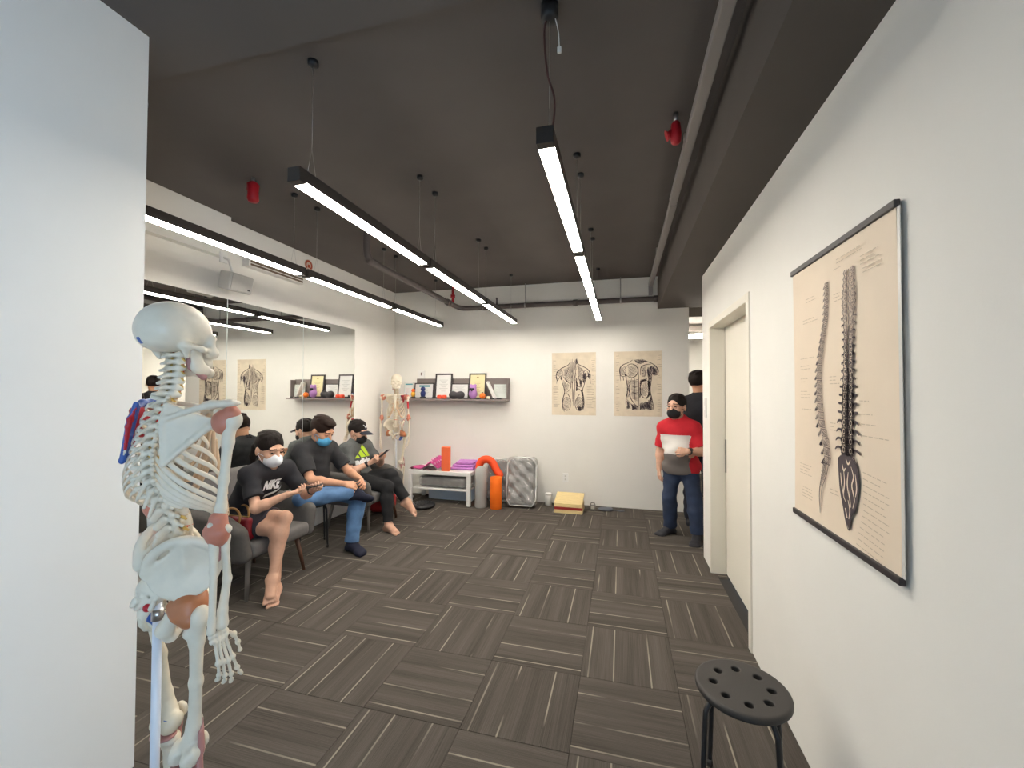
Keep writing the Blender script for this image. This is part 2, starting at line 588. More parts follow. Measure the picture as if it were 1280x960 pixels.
# pipes on the ceiling
pp = spline([(-2.28, 3.36, 3.10), (-2.28, 3.36, 2.86), (-2.28, 3.40, 2.78), (-2.28, 3.50, 2.76), (-2.28, 4.5, 2.76), (-2.28, 5.45, 2.76)], 4) + spline([(-2.27, 5.58, 2.76), (-2.22, 5.66, 2.76), (-2.1, 5.68, 2.76)], 4) + [Vector((0.2, 5.68, 2.76)), Vector((1.6, 5.68, 2.76))]
pipe = MB().tube(pp, 0.034, 14).build('sprinkler_pipe', m_pipe)
tag(pipe, 'dark painted sprinkler pipe along the top of the back wall', 'pipe')
for x in (-1.9, -0.6, 0.45): MB().cyl((x - 0.03, 5.68, 2.76), (x + 0.03, 5.68, 2.76), 0.044, n=14).build('coupling', m_pipe, pipe)
MB().cyl((-2.28, 5.2, 2.76), (-2.28, 5.3, 2.76), 0.044, n=14).build('coupling', m_pipe, pipe)
for x in (-1.3, 0.0): MB().cyl((x, 5.68, 2.75), (x, 5.68, ZC), 0.006, n=6).cyl((x - 0.01, 5.68, 2.76), (x + 0.01, 5.68, 2.76), 0.040, n=14).build('hanger', m_wire, pipe)
MB().cyl((-2.28, 5.40, 2.79), (-2.28, 5.40, 2.98), 0.018, n=10).cyl((-2.28, 5.40, 2.86), (-2.28, 5.40, 2.90), 0.032, n=10).cyl((-2.28, 5.40, 2.98), (-2.28, 5.40, ZC), 0.008, n=8).build('red_valve', m_red, pipe)
MB().cyl((-1.72, 5.68, 2.79), (-1.72, 5.68, 2.87), 0.012, n=8).ball((-1.72, 5.68, 2.88), 0.016, 8).build('sprinkler_head', m_pipe, pipe)
tr = MB().span((0.345, 0.0, 2.90), (0.395, 3.20, 2.955), 0.004).span((0.350, 3.205, 2.90), (0.40, 5.60, 2.955), 0.004).build('cable_trunking', m_tray)
tag(tr, 'long grey cable trunking running under the dark ceiling beside the soffit', 'trunking')
MB().span((0.350, 5.605, 2.80), (0.40, 5.645, 2.955), 0.004).build('end_drop', m_tray, tr)
for y_, z_ in ((0.5, ZC - 0.035), (2.6, ZC), (4.6, ZC)): MB().span((0.365, y_, 2.955), (0.38, y_ + 0.03, z_)).build('hanger', m_wire, tr)

# ---------------------------------------------------------------- lamps
SEG = [(1.49, 2.755, 1.60, 2.66), (2.78, 4.075, 2.91, 3.92), (4.10, 5.40, 4.16, 5.20)]
ZL = 2.455
def lamp_label(row, n):
    where = {0: 'in the row beside the mirror wall', 1: 'in the middle row', 2: 'in the right-hand row'}[row]
    which = ('nearest lit linear pendant lamp', 'second lit linear pendant lamp', 'farthest lit linear pendant lamp')[n]
    return f'{which} {where}'
first_lamp = {}
for row, x in enumerate((-2.45, -1.38, -0.27)):
    for n, (y0, y1, c0, c1) in enumerate(SEG):
        t = thing('linear_pendant_lamp', lamp_label(row, n), 'lamp', (x, (y0 + y1) / 2, ZL), 0, 'linear pendant lamps')
        ln = y1 - y0
        if n not in first_lamp:
            hb = MB().box((0, 0, 0.036), (0.066, ln, 0.056), 0.003).box((0, ln / 2 - 0.02, 0.0075), (0.066, 0.04, 0.015), 0.002).box((0, -ln / 2 + 0.02, 0.0075), (0.066, 0.04, 0.015), 0.002)
            a = hb.build('housing', m_dark, t)
            b = MB().box((0, 0, 0.0045), (0.061, ln - 0.085, 0.009), 0.002).build('diffuser', m_lamp, t)
            cs = []
            for cy in (c0, c1):
                yy = cy - (y0 + y1) / 2
                c = MB().cyl((0, yy, 0.20), (0, yy, ZC - ZL), 0.0010, n=5).tube([(0, yy - 0.03, 0.064), (0, yy, 0.20), (0, yy + 0.03, 0.064)], 0.0009, 5).build('suspension_cable', m_wire, t)
                d = MB().lathe([(0.024, 0), (0.024, -0.018), (0.018, -0.025), (0.005, -0.027)], (0, yy, ZC - ZL), 14).build('ceiling_rose', m_black, t)
                cs += [c, d]
            first_lamp[n] = [a, b] + cs
        else:
            for o in first_lamp[n]:
                c = o.copy(); COL.objects.link(c); c.parent = t
        if n == 0 and row == 2:
            yy = c0 - (y0 + y1) / 2
            cord = spline([(0.01, yy, 0.60), (-0.020, yy - 0.005, 0.52), (-0.008, yy - 0.01, 0.34), (0.022, yy - 0.012, 0.22), (0.012, yy - 0.025, 0.064)], 8)
            MB().tube(cord, 0.0045, 7).build('power_cord', mat('brown_cord', (0.10, 0.045, 0.04), 0.5), t)
            MB().tube(spline([(0.012, yy, 0.60), (0.035, yy - 0.01, 0.50), (0.040, yy - 0.01, 0.43)], 6), 0.002, 6).box((0.040, yy - 0.01, 0.42), (0.016, 0.010, 0.024), 0.002).build('connector_tag', m_white, t)
            MB().lathe([(0.036, 0), (0.036, -0.05), (0.028, -0.062), (0.008, -0.064)], (0.0, yy, ZC - ZL), 16).build('cord_grip', m_black, t)

# pendant lamp seen in the passage
t = thing('passage_lamp', 'lit lamp in the passage, seen between the back wall and the door wall', 'lamp', (1.25, 7.0, 2.42))
MB().box((0, 0, -0.0), (1.2, 0.16, 0.05), 0.01).build('diffuser', m_lamp, t)
MB().box((0, 0, 0.045), (1.24, 0.18, 0.04), 0.005).build('housing', m_white, t)
for x_ in (-0.4, 0.4): MB().cyl((x_, 0, 0.06), (x_, 0, ZC - 2.42), 0.004, n=6).build('suspension_rod', m_wire, t)

# ---------------------------------------------------------------- fittings
t = thing('alarm_sounder', 'small red alarm sounder on the dark ceiling above the mirror', 'alarm', (-2.55, 2.38, ZC))
MB().cyl((0, 0, 0), (0, 0, -0.04), 0.012, n=8).build('stem', m_wire, t)
MB().lathe([(0.020, -0.03), (0.040, -0.05), (0.034, -0.10), (0.038, -0.16), (0.030, -0.175)], n=14).build('sounder_body', m_red, t)
MB().box((-0.035, 0.0, -0.075), (0.03, 0.02, 0.03), 0.005).build('side_horn', m_red, t)
t = thing('alarm_sounder', 'small red alarm sounder on the ceiling beside the grey trunking', 'alarm', (0.295, 2.40, ZC))
MB().cyl((0, 0, 0), (0, 0, -0.05), 0.012, n=8).build('stem', m_wire, t)
MB().lathe([(0.012, -0.045), (0.024, -0.06), (0.030, -0.12), (0.026, -0.16), (0.018, -0.17)], n=14).build('sounder_body', m_red, t)
MB().tube([(-0.01, 0, -0.09), (-0.035, 0, -0.115), (-0.05, 0, -0.12)], [0.012, 0.018, 0.030], 12).build('side_horn', m_red, t)

t = thing('wall_speaker', 'grey wall speaker on a bracket above the mirror', 'speaker', (XL + 0.07, 2.78, 2.47))
m_spk = mat('speaker_grey', (0.55, 0.53, 0.50), 0.6)
sp = Matrix.Rotation(math.radians(12), 3, 'Y')
MB().box((0.12, 0.05, 0.0), (0.13, 0.22, 0.15), 0.015, sp, 3).build('cabinet', m_spk, t)
MB().box((0.188, 0.05, -0.015), (0.006, 0.20, 0.132), 0.003, sp).build('grille', mat('speaker_mesh', (0.46, 0.445, 0.42), 0.7, bump=0.6, bscale=700), t)
MB().tube([(0.0, 0.03, 0.22), (0.06, 0.03, 0.20), (0.10, 0.04, 0.07)], 0.010, 8).box((0.005, 0.03, 0.22), (0.012, 0.07, 0.09), 0.002).build('bracket', m_white, t)
MB().box((0.193, 0.11, -0.06), (0.004, 0.022, 0.010)).build('badge', m_black, t)

t = thing('air_vent', 'long slotted air vent on the wall above the mirror', 'vent', (XL, 3.42, 2.73))
MB().span((0, -0.36, -0.035), (0.075, 0.33, 0.035), 0.004).build('vent_frame', m_wall, t)
for k in range(2):
    MB().span((0.070, -0.34, -0.024 + 0.028 * k), (0.079, 0.31, -0.006 + 0.028 * k)).build('slot', mat('slot_brown', (0.16, 0.11, 0.07), 0.7), t)
t = thing('round_sign', 'small round red and white sticker high on the left wall', 'sign', (XL, 3.90, 2.955))
MB().lathe([(0.062, 0), (0.062, 0.002)], n=28, axis='x').build('disc', mat('sign_paper', (0.70, 0.55, 0.45), 0.6), t)
MB().tube([Vector((0.003, 0.045 * math.cos(w), 0.045 * math.sin(w))) for w in np.linspace(-0.9, PI + 0.9, 22)], 0.011, 6, flat=((1, 0, 0), 0.15)).box((0.003, 0, -0.012), (0.003, 0.030, 0.034)).build('red_mark', mat('sign_red', (0.50, 0.09, 0.04), 0.6), t)

# mirror: four tall panels side by side
m_mirror = mat('mirror_glass', (0.93, 0.95, 0.93), 0.012, metal=1.0)
m_medge = mat('mirror_edge', (0.68, 0.72, 0.70), 0.3)
yy = 4.74
for k, lb in enumerate(('mirror panel nearest the back wall, behind the man in the cap', 'second mirror panel from the back wall, behind the two seated men',
                        'third mirror panel from the back wall, behind the skeleton and the woman', 'fourth mirror panel from the back wall, half hidden behind the skeleton')):
    t = thing('mirror_panel', lb, 'mirror', (XL, yy - 0.4575, 1.43), 0, 'mirror panels on the left wall')
    MB().span((0.006, -0.4530, -0.925), (0.010, 0.4530, 0.925)).build('mirror_glass', m_mirror, t)
    MB().span((0.0, -0.4560, -0.9265), (0.0055, 0.4560, 0.9265)).build('backing', m_medge, t)
    yy -= 0.915
t = thing('wall_socket', 'small white socket plate low on the back wall', 'socket', (-0.74, YB, 0.36))
MB().span((-0.037, -0.010, -0.060), (0.037, 0, 0.060), 0.003).build('plate', m_white, t)
MB().span((-0.012, -0.013, 0.01), (0.012, -0.0095, 0.035), 0.001).span((-0.012, -0.013, -0.035), (0.012, -0.0095, -0.01), 0.001).build('rocker', mat('off_white', (0.62, 0.60, 0.57), 0.5), t)
t = thing('wall_switch', 'small white switch box above the wall shelf', 'switch', (-2.93, YB, 1.80))
MB().span((-0.055, -0.012, -0.06), (0.055, 0, 0.06), 0.003).build('plate', m_white, t)
MB().span((-0.008, -0.016, -0.015), (0.010, -0.011, 0.030), 0.001).build('rocker', mat('grey_switch', (0.22, 0.17, 0.16), 0.5), t)
t = thing('door_switch', 'slim white switch plate on the wall end left of the door', 'switch', (XR, 4.10, 1.40))
MB().span((-0.010, -0.035, -0.09), (0, 0.035, 0.09), 0.003).build('plate', mat('switch_grey', (0.66, 0.65, 0.62), 0.5), t)
MB().span((-0.013, -0.015, -0.02), (-0.0095, 0.015, 0.02), 0.001).build('rocker', m_white, t)
# ================================================================ furniture and things on the floor
m_seatblack = mat('stool_plastic', (0.040, 0.036, 0.034), 0.55, bump=0.15, bscale=400)
m_grey_fab = mat('grey_upholstery', (0.105, 0.097, 0.092), 0.9, noise=0.06, nscale=40, bump=0.25, bscale=500)
m_grey_fab2 = mat('grey_upholstery_light', (0.15, 0.14, 0.135), 0.9, noise=0.06, nscale=40, bump=0.25, bscale=500)
m_walnut = mat('walnut', (0.10, 0.042, 0.022), 0.5, noise=0.2, nscale=30, stretch=(6, 6, 1))
m_legtaupe = mat('leg_taupe', (0.16, 0.14, 0.125), 0.5)

def stool(label, loc, rz):
    t = thing('stool', label, 'stool', loc, rz, 'black round stools')
    bl = Blob(0.006)
    bl.cone((0, 0, 0.432), (0, 0, 0.4321), 0.161, k=0.001, flat=((0, 0, 1), 0.09))
    bl.ops.clear()
    def disc(p):
        r = np.sqrt(p[..., 0] ** 2 + p[..., 1] ** 2)
        q0 = np.maximum(r - 0.150, 0); q1 = np.maximum(np.abs(p[..., 2] - 0.432 + 0.003 * np.exp(-(r / 0.11) ** 2)) - 0.003, 0)
        return np.sqrt(q0 ** 2 + q1 ** 2) - 0.011
    bl._add(disc, (-0.162, -0.162, 0.417), (0.162, 0.162, 0.447), 0.002, False)
    for k in range(8):
        w = 2 * PI * (k + 0.35) / 8
        c = Vector((math.cos(w) * 0.098, math.sin(w) * 0.098, 0.38))
        bl.cone(c, c + Vector((0, 0, 0.10)), 0.0150, k=0.004, cut=True)
    blob_obj('seat', bl, 0.0033, m_seatblack, t)
    MB().lathe([(0.118, 0.400), (0.128, 0.400), (0.128, 0.412), (0.118, 0.412)], n=32).build('ring', m_black, t)
    for k in range(4):
        w = PI / 2 * k
        d = Vector((math.cos(w), math.sin(w), 0))
        pts = spline([d * 0.05 + Vector((0, 0, 0.412)), d * 0.12 + Vector((0, 0, 0.411)), d * 0.152 + Vector((0, 0, 0.385)), d * 0.160 + Vector((0, 0, 0.33)), d * 0.178 + Vector((0, 0, 0.012))], 5)
        lg = MB().tube(pts, 0.0095, 10).build('leg', m_black, t)
        MB().cyl(d * 0.1775 + Vector((0, 0, 0.0)), d * 0.177 + Vector((0, 0, 0.03)), 0.0115, n=10).build('rubber_foot', m_seatblack, lg)
    return t
stool_a = stool('black round stool with holes in its seat, standing alone beside the right wall', (0.435, 1.735, 0), math.radians(28))
stool_b = copy_tree(stool_a)
stool_b.location = (-2.98, 3.53, 0); stool_b.rotation_euler = (0, 0, 0)
stool_b['label'] = 'black stool under the seated man in blue jeans'

def armchair(label, loc, rz):
    t = thing('armchair', label, 'chair', loc, rz, 'grey upholstered armchairs')
    b = Blob(0.02)
    b.box((0.03, 0, 0.365), (0.30, 0.285, 0.055), rnd=0.04)
    blob_obj('seat', b, 0.008, m_grey_fab2, t)
    b = Blob(0.03)
    b.box((-0.285, 0, 0.61), (0.045, 0.285, 0.27), rot=roty(math.radians(-9)), rnd=0.045)
    blob_obj('backrest', b, 0.008, m_grey_fab2, t)
    for s in (-1, 1):
        b = Blob(0.05)
        for k in range(26):
            u = k / 25
            x = -0.27 + 0.55 * u
            zt = 0.635 - 0.03 * u - 0.07 * max(0, u - 0.7) / 0.3
            b.cone((x, s * (0.325 - 0.02 * abs(u - 0.5)), 0.34), (x, s * 0.345, zt - 0.035), 0.036, 0.032)
        blob_obj('armrest', b, 0.009, m_grey_fab, t)
    b = Blob(0.02); b.box((0.0, 0, 0.305), (0.27, 0.30, 0.02), rnd=0.015)
    blob_obj('seat_base', b, 0.009, m_grey_fab, t)
    for sx in (-1, 1):
        for s in (-1, 1):
            m = m_walnut if s > 0 else m_legtaupe
            MB().cyl((sx * 0.225, s * 0.235, 0.30), (sx * 0.265, s * 0.285, 0.0), 0.021, 0.013, 12).build('leg', m, t)
    return t
chair_a = armchair('grey upholstered armchair under the woman, red handbag on its seat', (-2.915, 2.755, 0), 0)
chair_b = copy_tree(chair_a)
chair_b.location = (-2.93, 4.30, 0)
chair_b['label'] = 'grey upholstered armchair under the man in the cap, near the back wall'

# red handbag on the woman's chair
t = thing('handbag', 'dark red handbag with tan handles lying beside the woman on her chair', 'bag', (-2.80, 2.525, 0.424))
b = Blob(0.03)
b.box((0, 0, 0.085), (0.12, 0.035, 0.085), rnd=0.03).box((0, 0, 0.05), (0.13, 0.045, 0.05), rnd=0.03)
blob_obj('bag_body', b, 0.006, mat('red_leather', (0.22, 0.008, 0.016), 0.35, bump=0.2, bscale=60), t)
m_tan = mat('tan_leather', (0.33, 0.17, 0.055), 0.45)
for yy in (-0.038, 0.038):
    MB().tube(spline([(-0.06, yy, 0.12), (-0.075, yy, 0.19), (-0.03, yy * 1.2, 0.235), (0.03, yy * 1.2, 0.235), (0.06, yy, 0.19), (0.05, yy, 0.12)], 5), 0.008, 8).build('handle', m_tan, t)
MB().box((-0.125, -0.01, 0.13), (0.05, 0.05, 0.13), 0.02).build('side_pouch', m_tan, t)
MB().span((-0.1, -0.006, 0.168), (0.1, 0.006, 0.174), 0.002).build('zip', mat('zip_brass', (0.5, 0.36, 0.12), 0.3, metal=0.8), t)

# white coffee table with a shelf
t = thing('coffee_table', 'low white table with a lower shelf against the back wall', 'table', (-2.415, 5.48, 0))
MB().box((0, 0, 0.425), (0.92, 0.46, 0.05), 0.003).build('tabletop', m_white, t)
MB().box((0, 0, 0.20), (0.84, 0.42, 0.02), 0.002).build('shelf', m_white, t)
for sx in (-1, 1):
    for sy in (-1, 1):
        MB().box((sx * 0.434, sy * 0.204, 0.20), (0.05, 0.05, 0.40), 0.003).build('leg', m_white, t)
TZ = 0.45
t = thing('yoga_block', 'orange foam yoga block standing upright on the white table', 'yoga block', (-2.335, 5.325, TZ), 0.15)
MB().box((0, 0, 0.165), (0.115, 0.08, 0.33), 0.006).build('block', mat('block_orange', (0.85, 0.15, 0.05), 0.8, bump=0.15, bscale=300), t)
m_pink = mat('pink_cloth', (0.62, 0.08, 0.28), 0.8, noise=0.2, nscale=30)
t = thing('pink_mat', 'pink dotted massage mat crumpled on the left of the white table', 'mat', (-2.62, 5.46, TZ))
def fold(u, v):
    x = -0.26 + 0.44 * u; y = -0.16 + 0.32 * v
    z = 0.015 + 0.15 * math.exp(-((u - 0.72) / 0.22) ** 2) * (0.6 + 0.4 * v) + 0.012 * math.sin(9 * u + 4 * v) * (1 - u)
    return (x, y, max(z, 0.008))
mm = MB().grid(fold, 22, 14, 0.008).build('sheet', m_pink, t)
dots = MB()
for i in range(4):
    for j in range(4):
        u, v = 0.50 + 0.12 * i, 0.12 + 0.2 * j
        p = Vector(fold(u, v)); dots.ball(p + Vector((-0.003, -0.004, 0.006)), 0.013, 8)
dots.build('dots', mat('pink_dots', (0.85, 0.42, 0.62), 0.6), t)['kind'] = 'stuff'
t = thing('purple_blanket', 'folded purple blanket on the right of the white table', 'blanket', (-2.14, 5.545, TZ))
m_pur = mat('purple_cloth', (0.52, 0.22, 0.58), 0.9, noise=0.1, nscale=25)
for k, (w, d) in enumerate(((0.34, 0.28), (0.32, 0.26), (0.26, 0.24))):
    b = Blob(0.01); b.box((0.01 * k, 0.008 * k, 0.022 + 0.036 * k), (w / 2, d / 2, 0.018), rot=rotz(0.05 * k), rnd=0.016)
    blob_obj('fold', b, 0.007, m_pur, t)
t = thing('strap_bundle', 'small dark bundle of straps lying on the pink mat edge', 'strap', (-2.56, 5.275, TZ))
sb = MB()
for k in range(4):
    sb.tube(spline([(-0.09 + 0.02 * k, 0.0, 0.014 + 0.012 * k), (-0.03, 0.025 * (k % 2), 0.03 + 0.01 * k), (0.05, -0.01, 0.02 + 0.012 * k), (0.10 - 0.015 * k, 0.015, 0.016 + 0.01 * k)], 5), 0.011, 7)
sb.build('strap', mat('strap_dark', (0.05, 0.025, 0.03), 0.7), t)
t = thing('small_ball', 'small dark red ball at the left edge of the white table', 'ball', (-2.84, 5.31, TZ))
MB().ball((0, 0, 0.018), (0.025, 0.02, 0.018), 12).build('ball', mat('maroon', (0.10, 0.015, 0.03), 0.5), t)
# plastic-wrapped parcel on the shelf of the table
m_wrap = mat('plastic_wrap', (0.52, 0.52, 0.51), 0.10, spec=1.0, bump=1.0, bscale=13, coat=1.0, alpha=0.42, bdist=0.03)
m_inner = mat('wrapped_grey', (0.19, 0.18, 0.175), 0.7, noise=0.3, nscale=9)
t = thing('wrapped_bolster', 'grey bolster in clear plastic lying on the shelf of the white table', 'bolster', (-2.39, 5.46, 0.212))
b = Blob(0.03); b.box((0, 0, 0.075), (0.34, 0.15, 0.068), rnd=0.05)
blob_obj('cushion', b, 0.012, m_inner, t)
def crinkle(amp, sc, seed):
    def f(v):
        n = (np.sin(v[:, 0] * sc + seed) * np.cos(v[:, 2] * sc * 0.8 + 2 * np.sin(v[:, 1] * sc * 1.1)) + 0.6 * np.sin((v[:, 0] + v[:, 2]) * sc * 1.9 + seed * 2))
        o = v.copy(); o[:, 1] += amp * n; o[:, 2] += amp * 0.3 * np.sin(v[:, 0] * sc * 2.3); return o
    return f
b = Blob(0.03); b.box((0, 0, 0.082), (0.355, 0.162, 0.074), rnd=0.05)
blob_obj('plastic_cover', b, 0.009, m_wrap, t, move=crinkle(0.004, 45, 1))
t = thing('blue_box', 'pale blue flat box on the floor under the white table', 'box', (-2.36, 5.60, 0))
MB().box((0, 0, 0.075), (0.66, 0.16, 0.15), 0.004).build('box_body', mat('pale_blue', (0.60, 0.73, 0.88), 0.6), t)
MB().box((0, 0, 0.156), (0.67, 0.17, 0.012), 0.003).build('lid', mat('pale_blue_lid', (0.64, 0.77, 0.90), 0.6), t)
t = thing('balance_disc', 'round black balance cushion on the floor before the white table', 'cushion', (-2.56, 5.08, 0))
MB().lathe([(0.10, 0.0), (0.15, 0.008), (0.168, 0.025), (0.160, 0.045), (0.12, 0.058), (0.03, 0.062), (0.001, 0.062)], n=36).build('disc', mat('black_rubber', (0.018, 0.018, 0.02), 0.35), t)
db = MB()
for k in range(14):
    w = 2 * PI * k / 14; db.ball((0.10 * math.cos(w), 0.10 * math.sin(w), 0.060), 0.008, 6)
db.build('bumps', mat('black_rubber', (0, 0, 0)), t)['kind'] = 'stuff'
# foam rollers
t = thing('foam_roller', 'tall grey foam roller standing beside the white table', 'foam roller', (-1.820, 5.305, 0))
MB().lathe([(0.030, 0.0), (0.078, 0.0), (0.080, 0.004), (0.080, 0.46), (0.073, 0.50), (0.050, 0.53), (0.028, 0.54)], n=28).build('roller', mat('grey_foam', (0.42, 0.415, 0.40), 0.85, bump=0.2, bscale=150), t)
t = thing('orange_foam_roller', 'bright orange foam roller standing before the wrapped cushions', 'foam roller', (-1.60, 5.28, 0))
MB().lathe([(0.032, 0.0), (0.076, 0.0), (0.078, 0.004), (0.078, 0.41), (0.074, 0.414), (0.050, 0.414), (0.045, 0.405), (0.001, 0.40)], n=28).build('roller', mat('orange_foam', (0.90, 0.155, 0.0), 0.75, bump=0.2, bscale=150), t)
t = thing('foam_pad', 'curved red orange pad draped over the top of the grey foam roller', 'pad', (-1.755, 5.485, 0))
b = Blob(0.015)
arc = [(-0.135, -0.05, 0.46), (-0.13, -0.05, 0.53), (-0.10, -0.05, 0.59), (-0.04, -0.05, 0.615), (0.03, -0.05, 0.60), (0.08, -0.05, 0.54), (0.12, -0.06, 0.47), (0.17, -0.07, 0.42)]
arc = [tuple(p) for p in spline(arc, 3)]
b.path(arc, 0.046)
blob_obj('pad', b, 0.008, mat('red_orange_foam', (0.86, 0.075, 0.012), 0.7), t)
# wrapped cushions against the wall
def wrapped(label, loc, w, h, d, tilt, seed, rz):
    t = thing('wrapped_cushion', label, 'cushion', loc, rz, 'grey cushions wrapped in clear plastic')
    R = rotx(math.radians(tilt))
    c = R @ Vector((0, 0, h / 2))
    b = Blob(0.04); b.box(c, (w / 2 - 0.02, d / 2 - 0.02, h / 2 - 0.02), rot=R, rnd=0.06)
    blob_obj('cushion', b, 0.013, m_inner, t, move=crinkle(0.006, 14, seed))
    b = Blob(0.04); b.box(c, (w / 2, d / 2, h / 2), rot=R, rnd=0.07)
    o = blob_obj('plastic_cover', b, 0.009, m_wrap, t, move=crinkle(0.014, 23, seed + 1))
    e = MB()
    hw, hh = w / 2 - 0.015, h / 2 - 0.015
    loop = [(-hw, -hh + 0.08), (-hw, hh - 0.1), (-hw + 0.03, hh - 0.03), (-hw + 0.1, hh), (hw - 0.1, hh), (hw - 0.03, hh - 0.03), (hw, hh - 0.1), (hw, -hh + 0.08), (hw - 0.05, -hh), (-hw + 0.05, -hh)]
    pts = [R @ Vector((x, -d / 2 + 0.03, z + h / 2)) for x, z in loop]
    e.tube(pts + [pts[0]], 0.010, 8)
    e.build('rim', mat('rim_plastic', (0.62, 0.62, 0.61), 0.2, spec=0.8), t)
    return t
wrapped('large grey cushion wrapped in clear plastic leaning on the back wall', (-1.285, 5.40, 0.012), 0.42, 0.66, 0.15, -13, 0.4, 0.10)
wrapped('grey wrapped cushion half hidden behind the orange foam roller', (-1.66, 5.575, 0.012), 0.36, 0.60, 0.12, -9, 2.1, 0.05)
t = thing('white_canister', 'small white canister on the floor between wrapped cushion and wooden wedge', 'canister', (-0.955, 5.62, 0))
MB().lathe([(0.040, 0.0), (0.046, 0.004), (0.046, 0.135), (0.040, 0.142)], n=24).build('canister_body', m_white, t)
MB().lathe([(0.047, 0.140), (0.047, 0.158), (0.042, 0.164), (0.001, 0.164)], n=24).build('lid', m_white, t)
# wooden stretching wedge
m_ply = mat('pale_plywood', (0.72, 0.56, 0.28), 0.6, noise=0.1, nscale=14, stretch=(1, 8, 8))
t = thing('slant_board', 'pale wooden slant board with a red strip by the back wall', 'slant board', (-0.66, 5.45, 0))
MB().prism([(-0.17, -0.15, 0.105), (-0.17, 0.14, 0.185), (-0.17, 0.14, 0.200), (-0.17, -0.15, 0.120)][::-1], (0.36, 0, 0)).build('top_board', m_ply, t)
MB().span((-0.17, -0.16, 0), (0.19, 0.15, 0.040), 0.002).build('base_board', m_ply, t)
MB().span((-0.168, -0.155, 0.045), (0.188, -0.14, 0.078), 0.001).build('red_strip', mat('red_strip', (0.32, 0.025, 0.02), 0.6), t)
MB().span((-0.168, -0.13, 0.04), (-0.150, 0.14, 0.105)).build('side_rib', m_ply, t)
MB().span((0.170, -0.13, 0.04), (0.188, 0.14, 0.105)).build('side_rib', m_ply, t)
MB().span((-0.168, -0.155, 0.079), (0.188, -0.135, 0.106), 0.001).build('front_board', m_ply, t)
t = thing('grip_trainer', 'small grey gadget on the floor right of the wooden board', 'gadget', (-0.355, 5.52, 0))
MB().box((0, 0, 0.035), (0.075, 0.06, 0.07), 0.012).build('gadget_body', mat('gadget_grey', (0.16, 0.15, 0.14), 0.6), t)
MB().box((0, -0.031, 0.045), (0.045, 0.006, 0.035), 0.004).build('panel', mat('gadget_pale', (0.50, 0.48, 0.44), 0.6), t)
MB().tube([(-0.03, 0, 0.07), (-0.02, 0, 0.10), (0.02, 0, 0.10), (0.03, 0, 0.07)], 0.006, 8).build('handle', mat('gadget_grey', (0, 0, 0)), t)
t = thing('blue_pouch', 'small flat blue grey pouch on the floor by the back wall', 'pouch', (-0.20, 5.56, 0))
b = Blob(0.02); b.ell((0, 0, 0.018), (0.09, 0.06, 0.022)).ell((0.05, 0.01, 0.02), (0.05, 0.04, 0.022)).half((0, 0, 0.001), (0, 0, -1))
blob_obj('pouch', b, 0.006, mat('slate_cloth', (0.14, 0.15, 0.18), 0.8), t)
MB().tube(spline([(0.09, 0, 0.012), (0.14, 0.02, 0.008), (0.19, -0.01, 0.008), (0.24, 0.01, 0.008)], 4), 0.006, 6).build('strap', mat('slate_cloth', (0, 0, 0)), t)
t = thing('red_backpack', 'red bag on the floor behind the armchair of the man in the cap', 'bag', (-2.98, 4.80, 0))
b = Blob(0.03); b.box((0, 0, 0.11), (0.12, 0.16, 0.10), rnd=0.06).ell((0.06, 0, 0.09), (0.08, 0.12, 0.08)).half((0, 0, 0.002), (0, 0, -1))
blob_obj('bag_body', b, 0.010, mat('red_nylon', (0.42, 0.018, 0.02), 0.5, bump=0.3, bscale=40), t)
MB().tube(spline([(-0.02, -0.07, 0.20), (-0.02, -0.05, 0.255), (-0.02, 0.05, 0.255), (-0.02, 0.07, 0.20)], 5), 0.008, 8).build('handle', mat('strap_dark', (0, 0, 0)), t)

# ---------------------------------------------------------------- the shelf on the back wall
SHZ = 1.436
t = thing('wall_shelf', 'long grey wall shelf with a raised back board holding frames', 'shelf', (-2.355, YB, SHZ))
m_shelf = mat('shelf_taupe', (0.20, 0.165, 0.155), 0.6)
MB().span((-0.815, -0.20, -0.022), (0.815, 0, 0), 0.002).build('board', mat('shelf_board', (0.27, 0.225, 0.21), 0.5), t)
MB().span((-0.645, -0.018, 0.001), (0.815, 0, 0.300), 0.002).build('back_board', m_shelf, t)
MB().span((0.797, -0.12, 0.001), (0.815, -0.019, 0.290), 0.002).build('side_board', m_shelf, t)
def frame_thing(name, label, cx, w, h, border, mf, mp, lean, y, deco, group):
    t = thing(name, label, 'frame', (cx, y, SHZ + 0.001), 0, group)
    R = rotx(math.radians(-lean))
    f = MB()
    f.box(R @ Vector((-w / 2 + border / 2, 0.0, h / 2)), (border, 0.016, h), 0.002, R)
    f.box(R @ Vector((w / 2 - border / 2, 0.0, h / 2)), (border, 0.016, h), 0.002, R)
    f.box(R @ Vector((0, 0.0, h - border / 2)), (w - 2 * border, 0.016, border), 0.002, R)
    f.box(R @ Vector((0, 0.0, border / 2)), (w - 2 * border, 0.016, border), 0.002, R)
    f.build('frame', mf, t)
    MB().box(R @ Vector((0, 0.002, h / 2)), (w - 2 * border + 0.004, 0.006, h - 2 * border + 0.004), 0, R).build('certificate', mp, t)
    if deco:
        for nm, m, boxes in deco:
            d = MB()
            for (u, v, du, dv) in boxes:
                d.box(R @ Vector(((u - 0.5) * w, -0.0022, v * h)), (du * w, 0.001, dv * h), 0, R)
            d.build(nm, m, t)
    return t
m_frame = mat('frame_black', (0.035, 0.026, 0.028), 0.4)
m_paper = mat('certificate_paper', (0.78, 0.77, 0.75), 0.5)
m_cream = mat('certificate_cream', (0.78, 0.70, 0.40), 0.5)
m_pale = mat('certificate_pale', (0.62, 0.66, 0.62), 0.5)
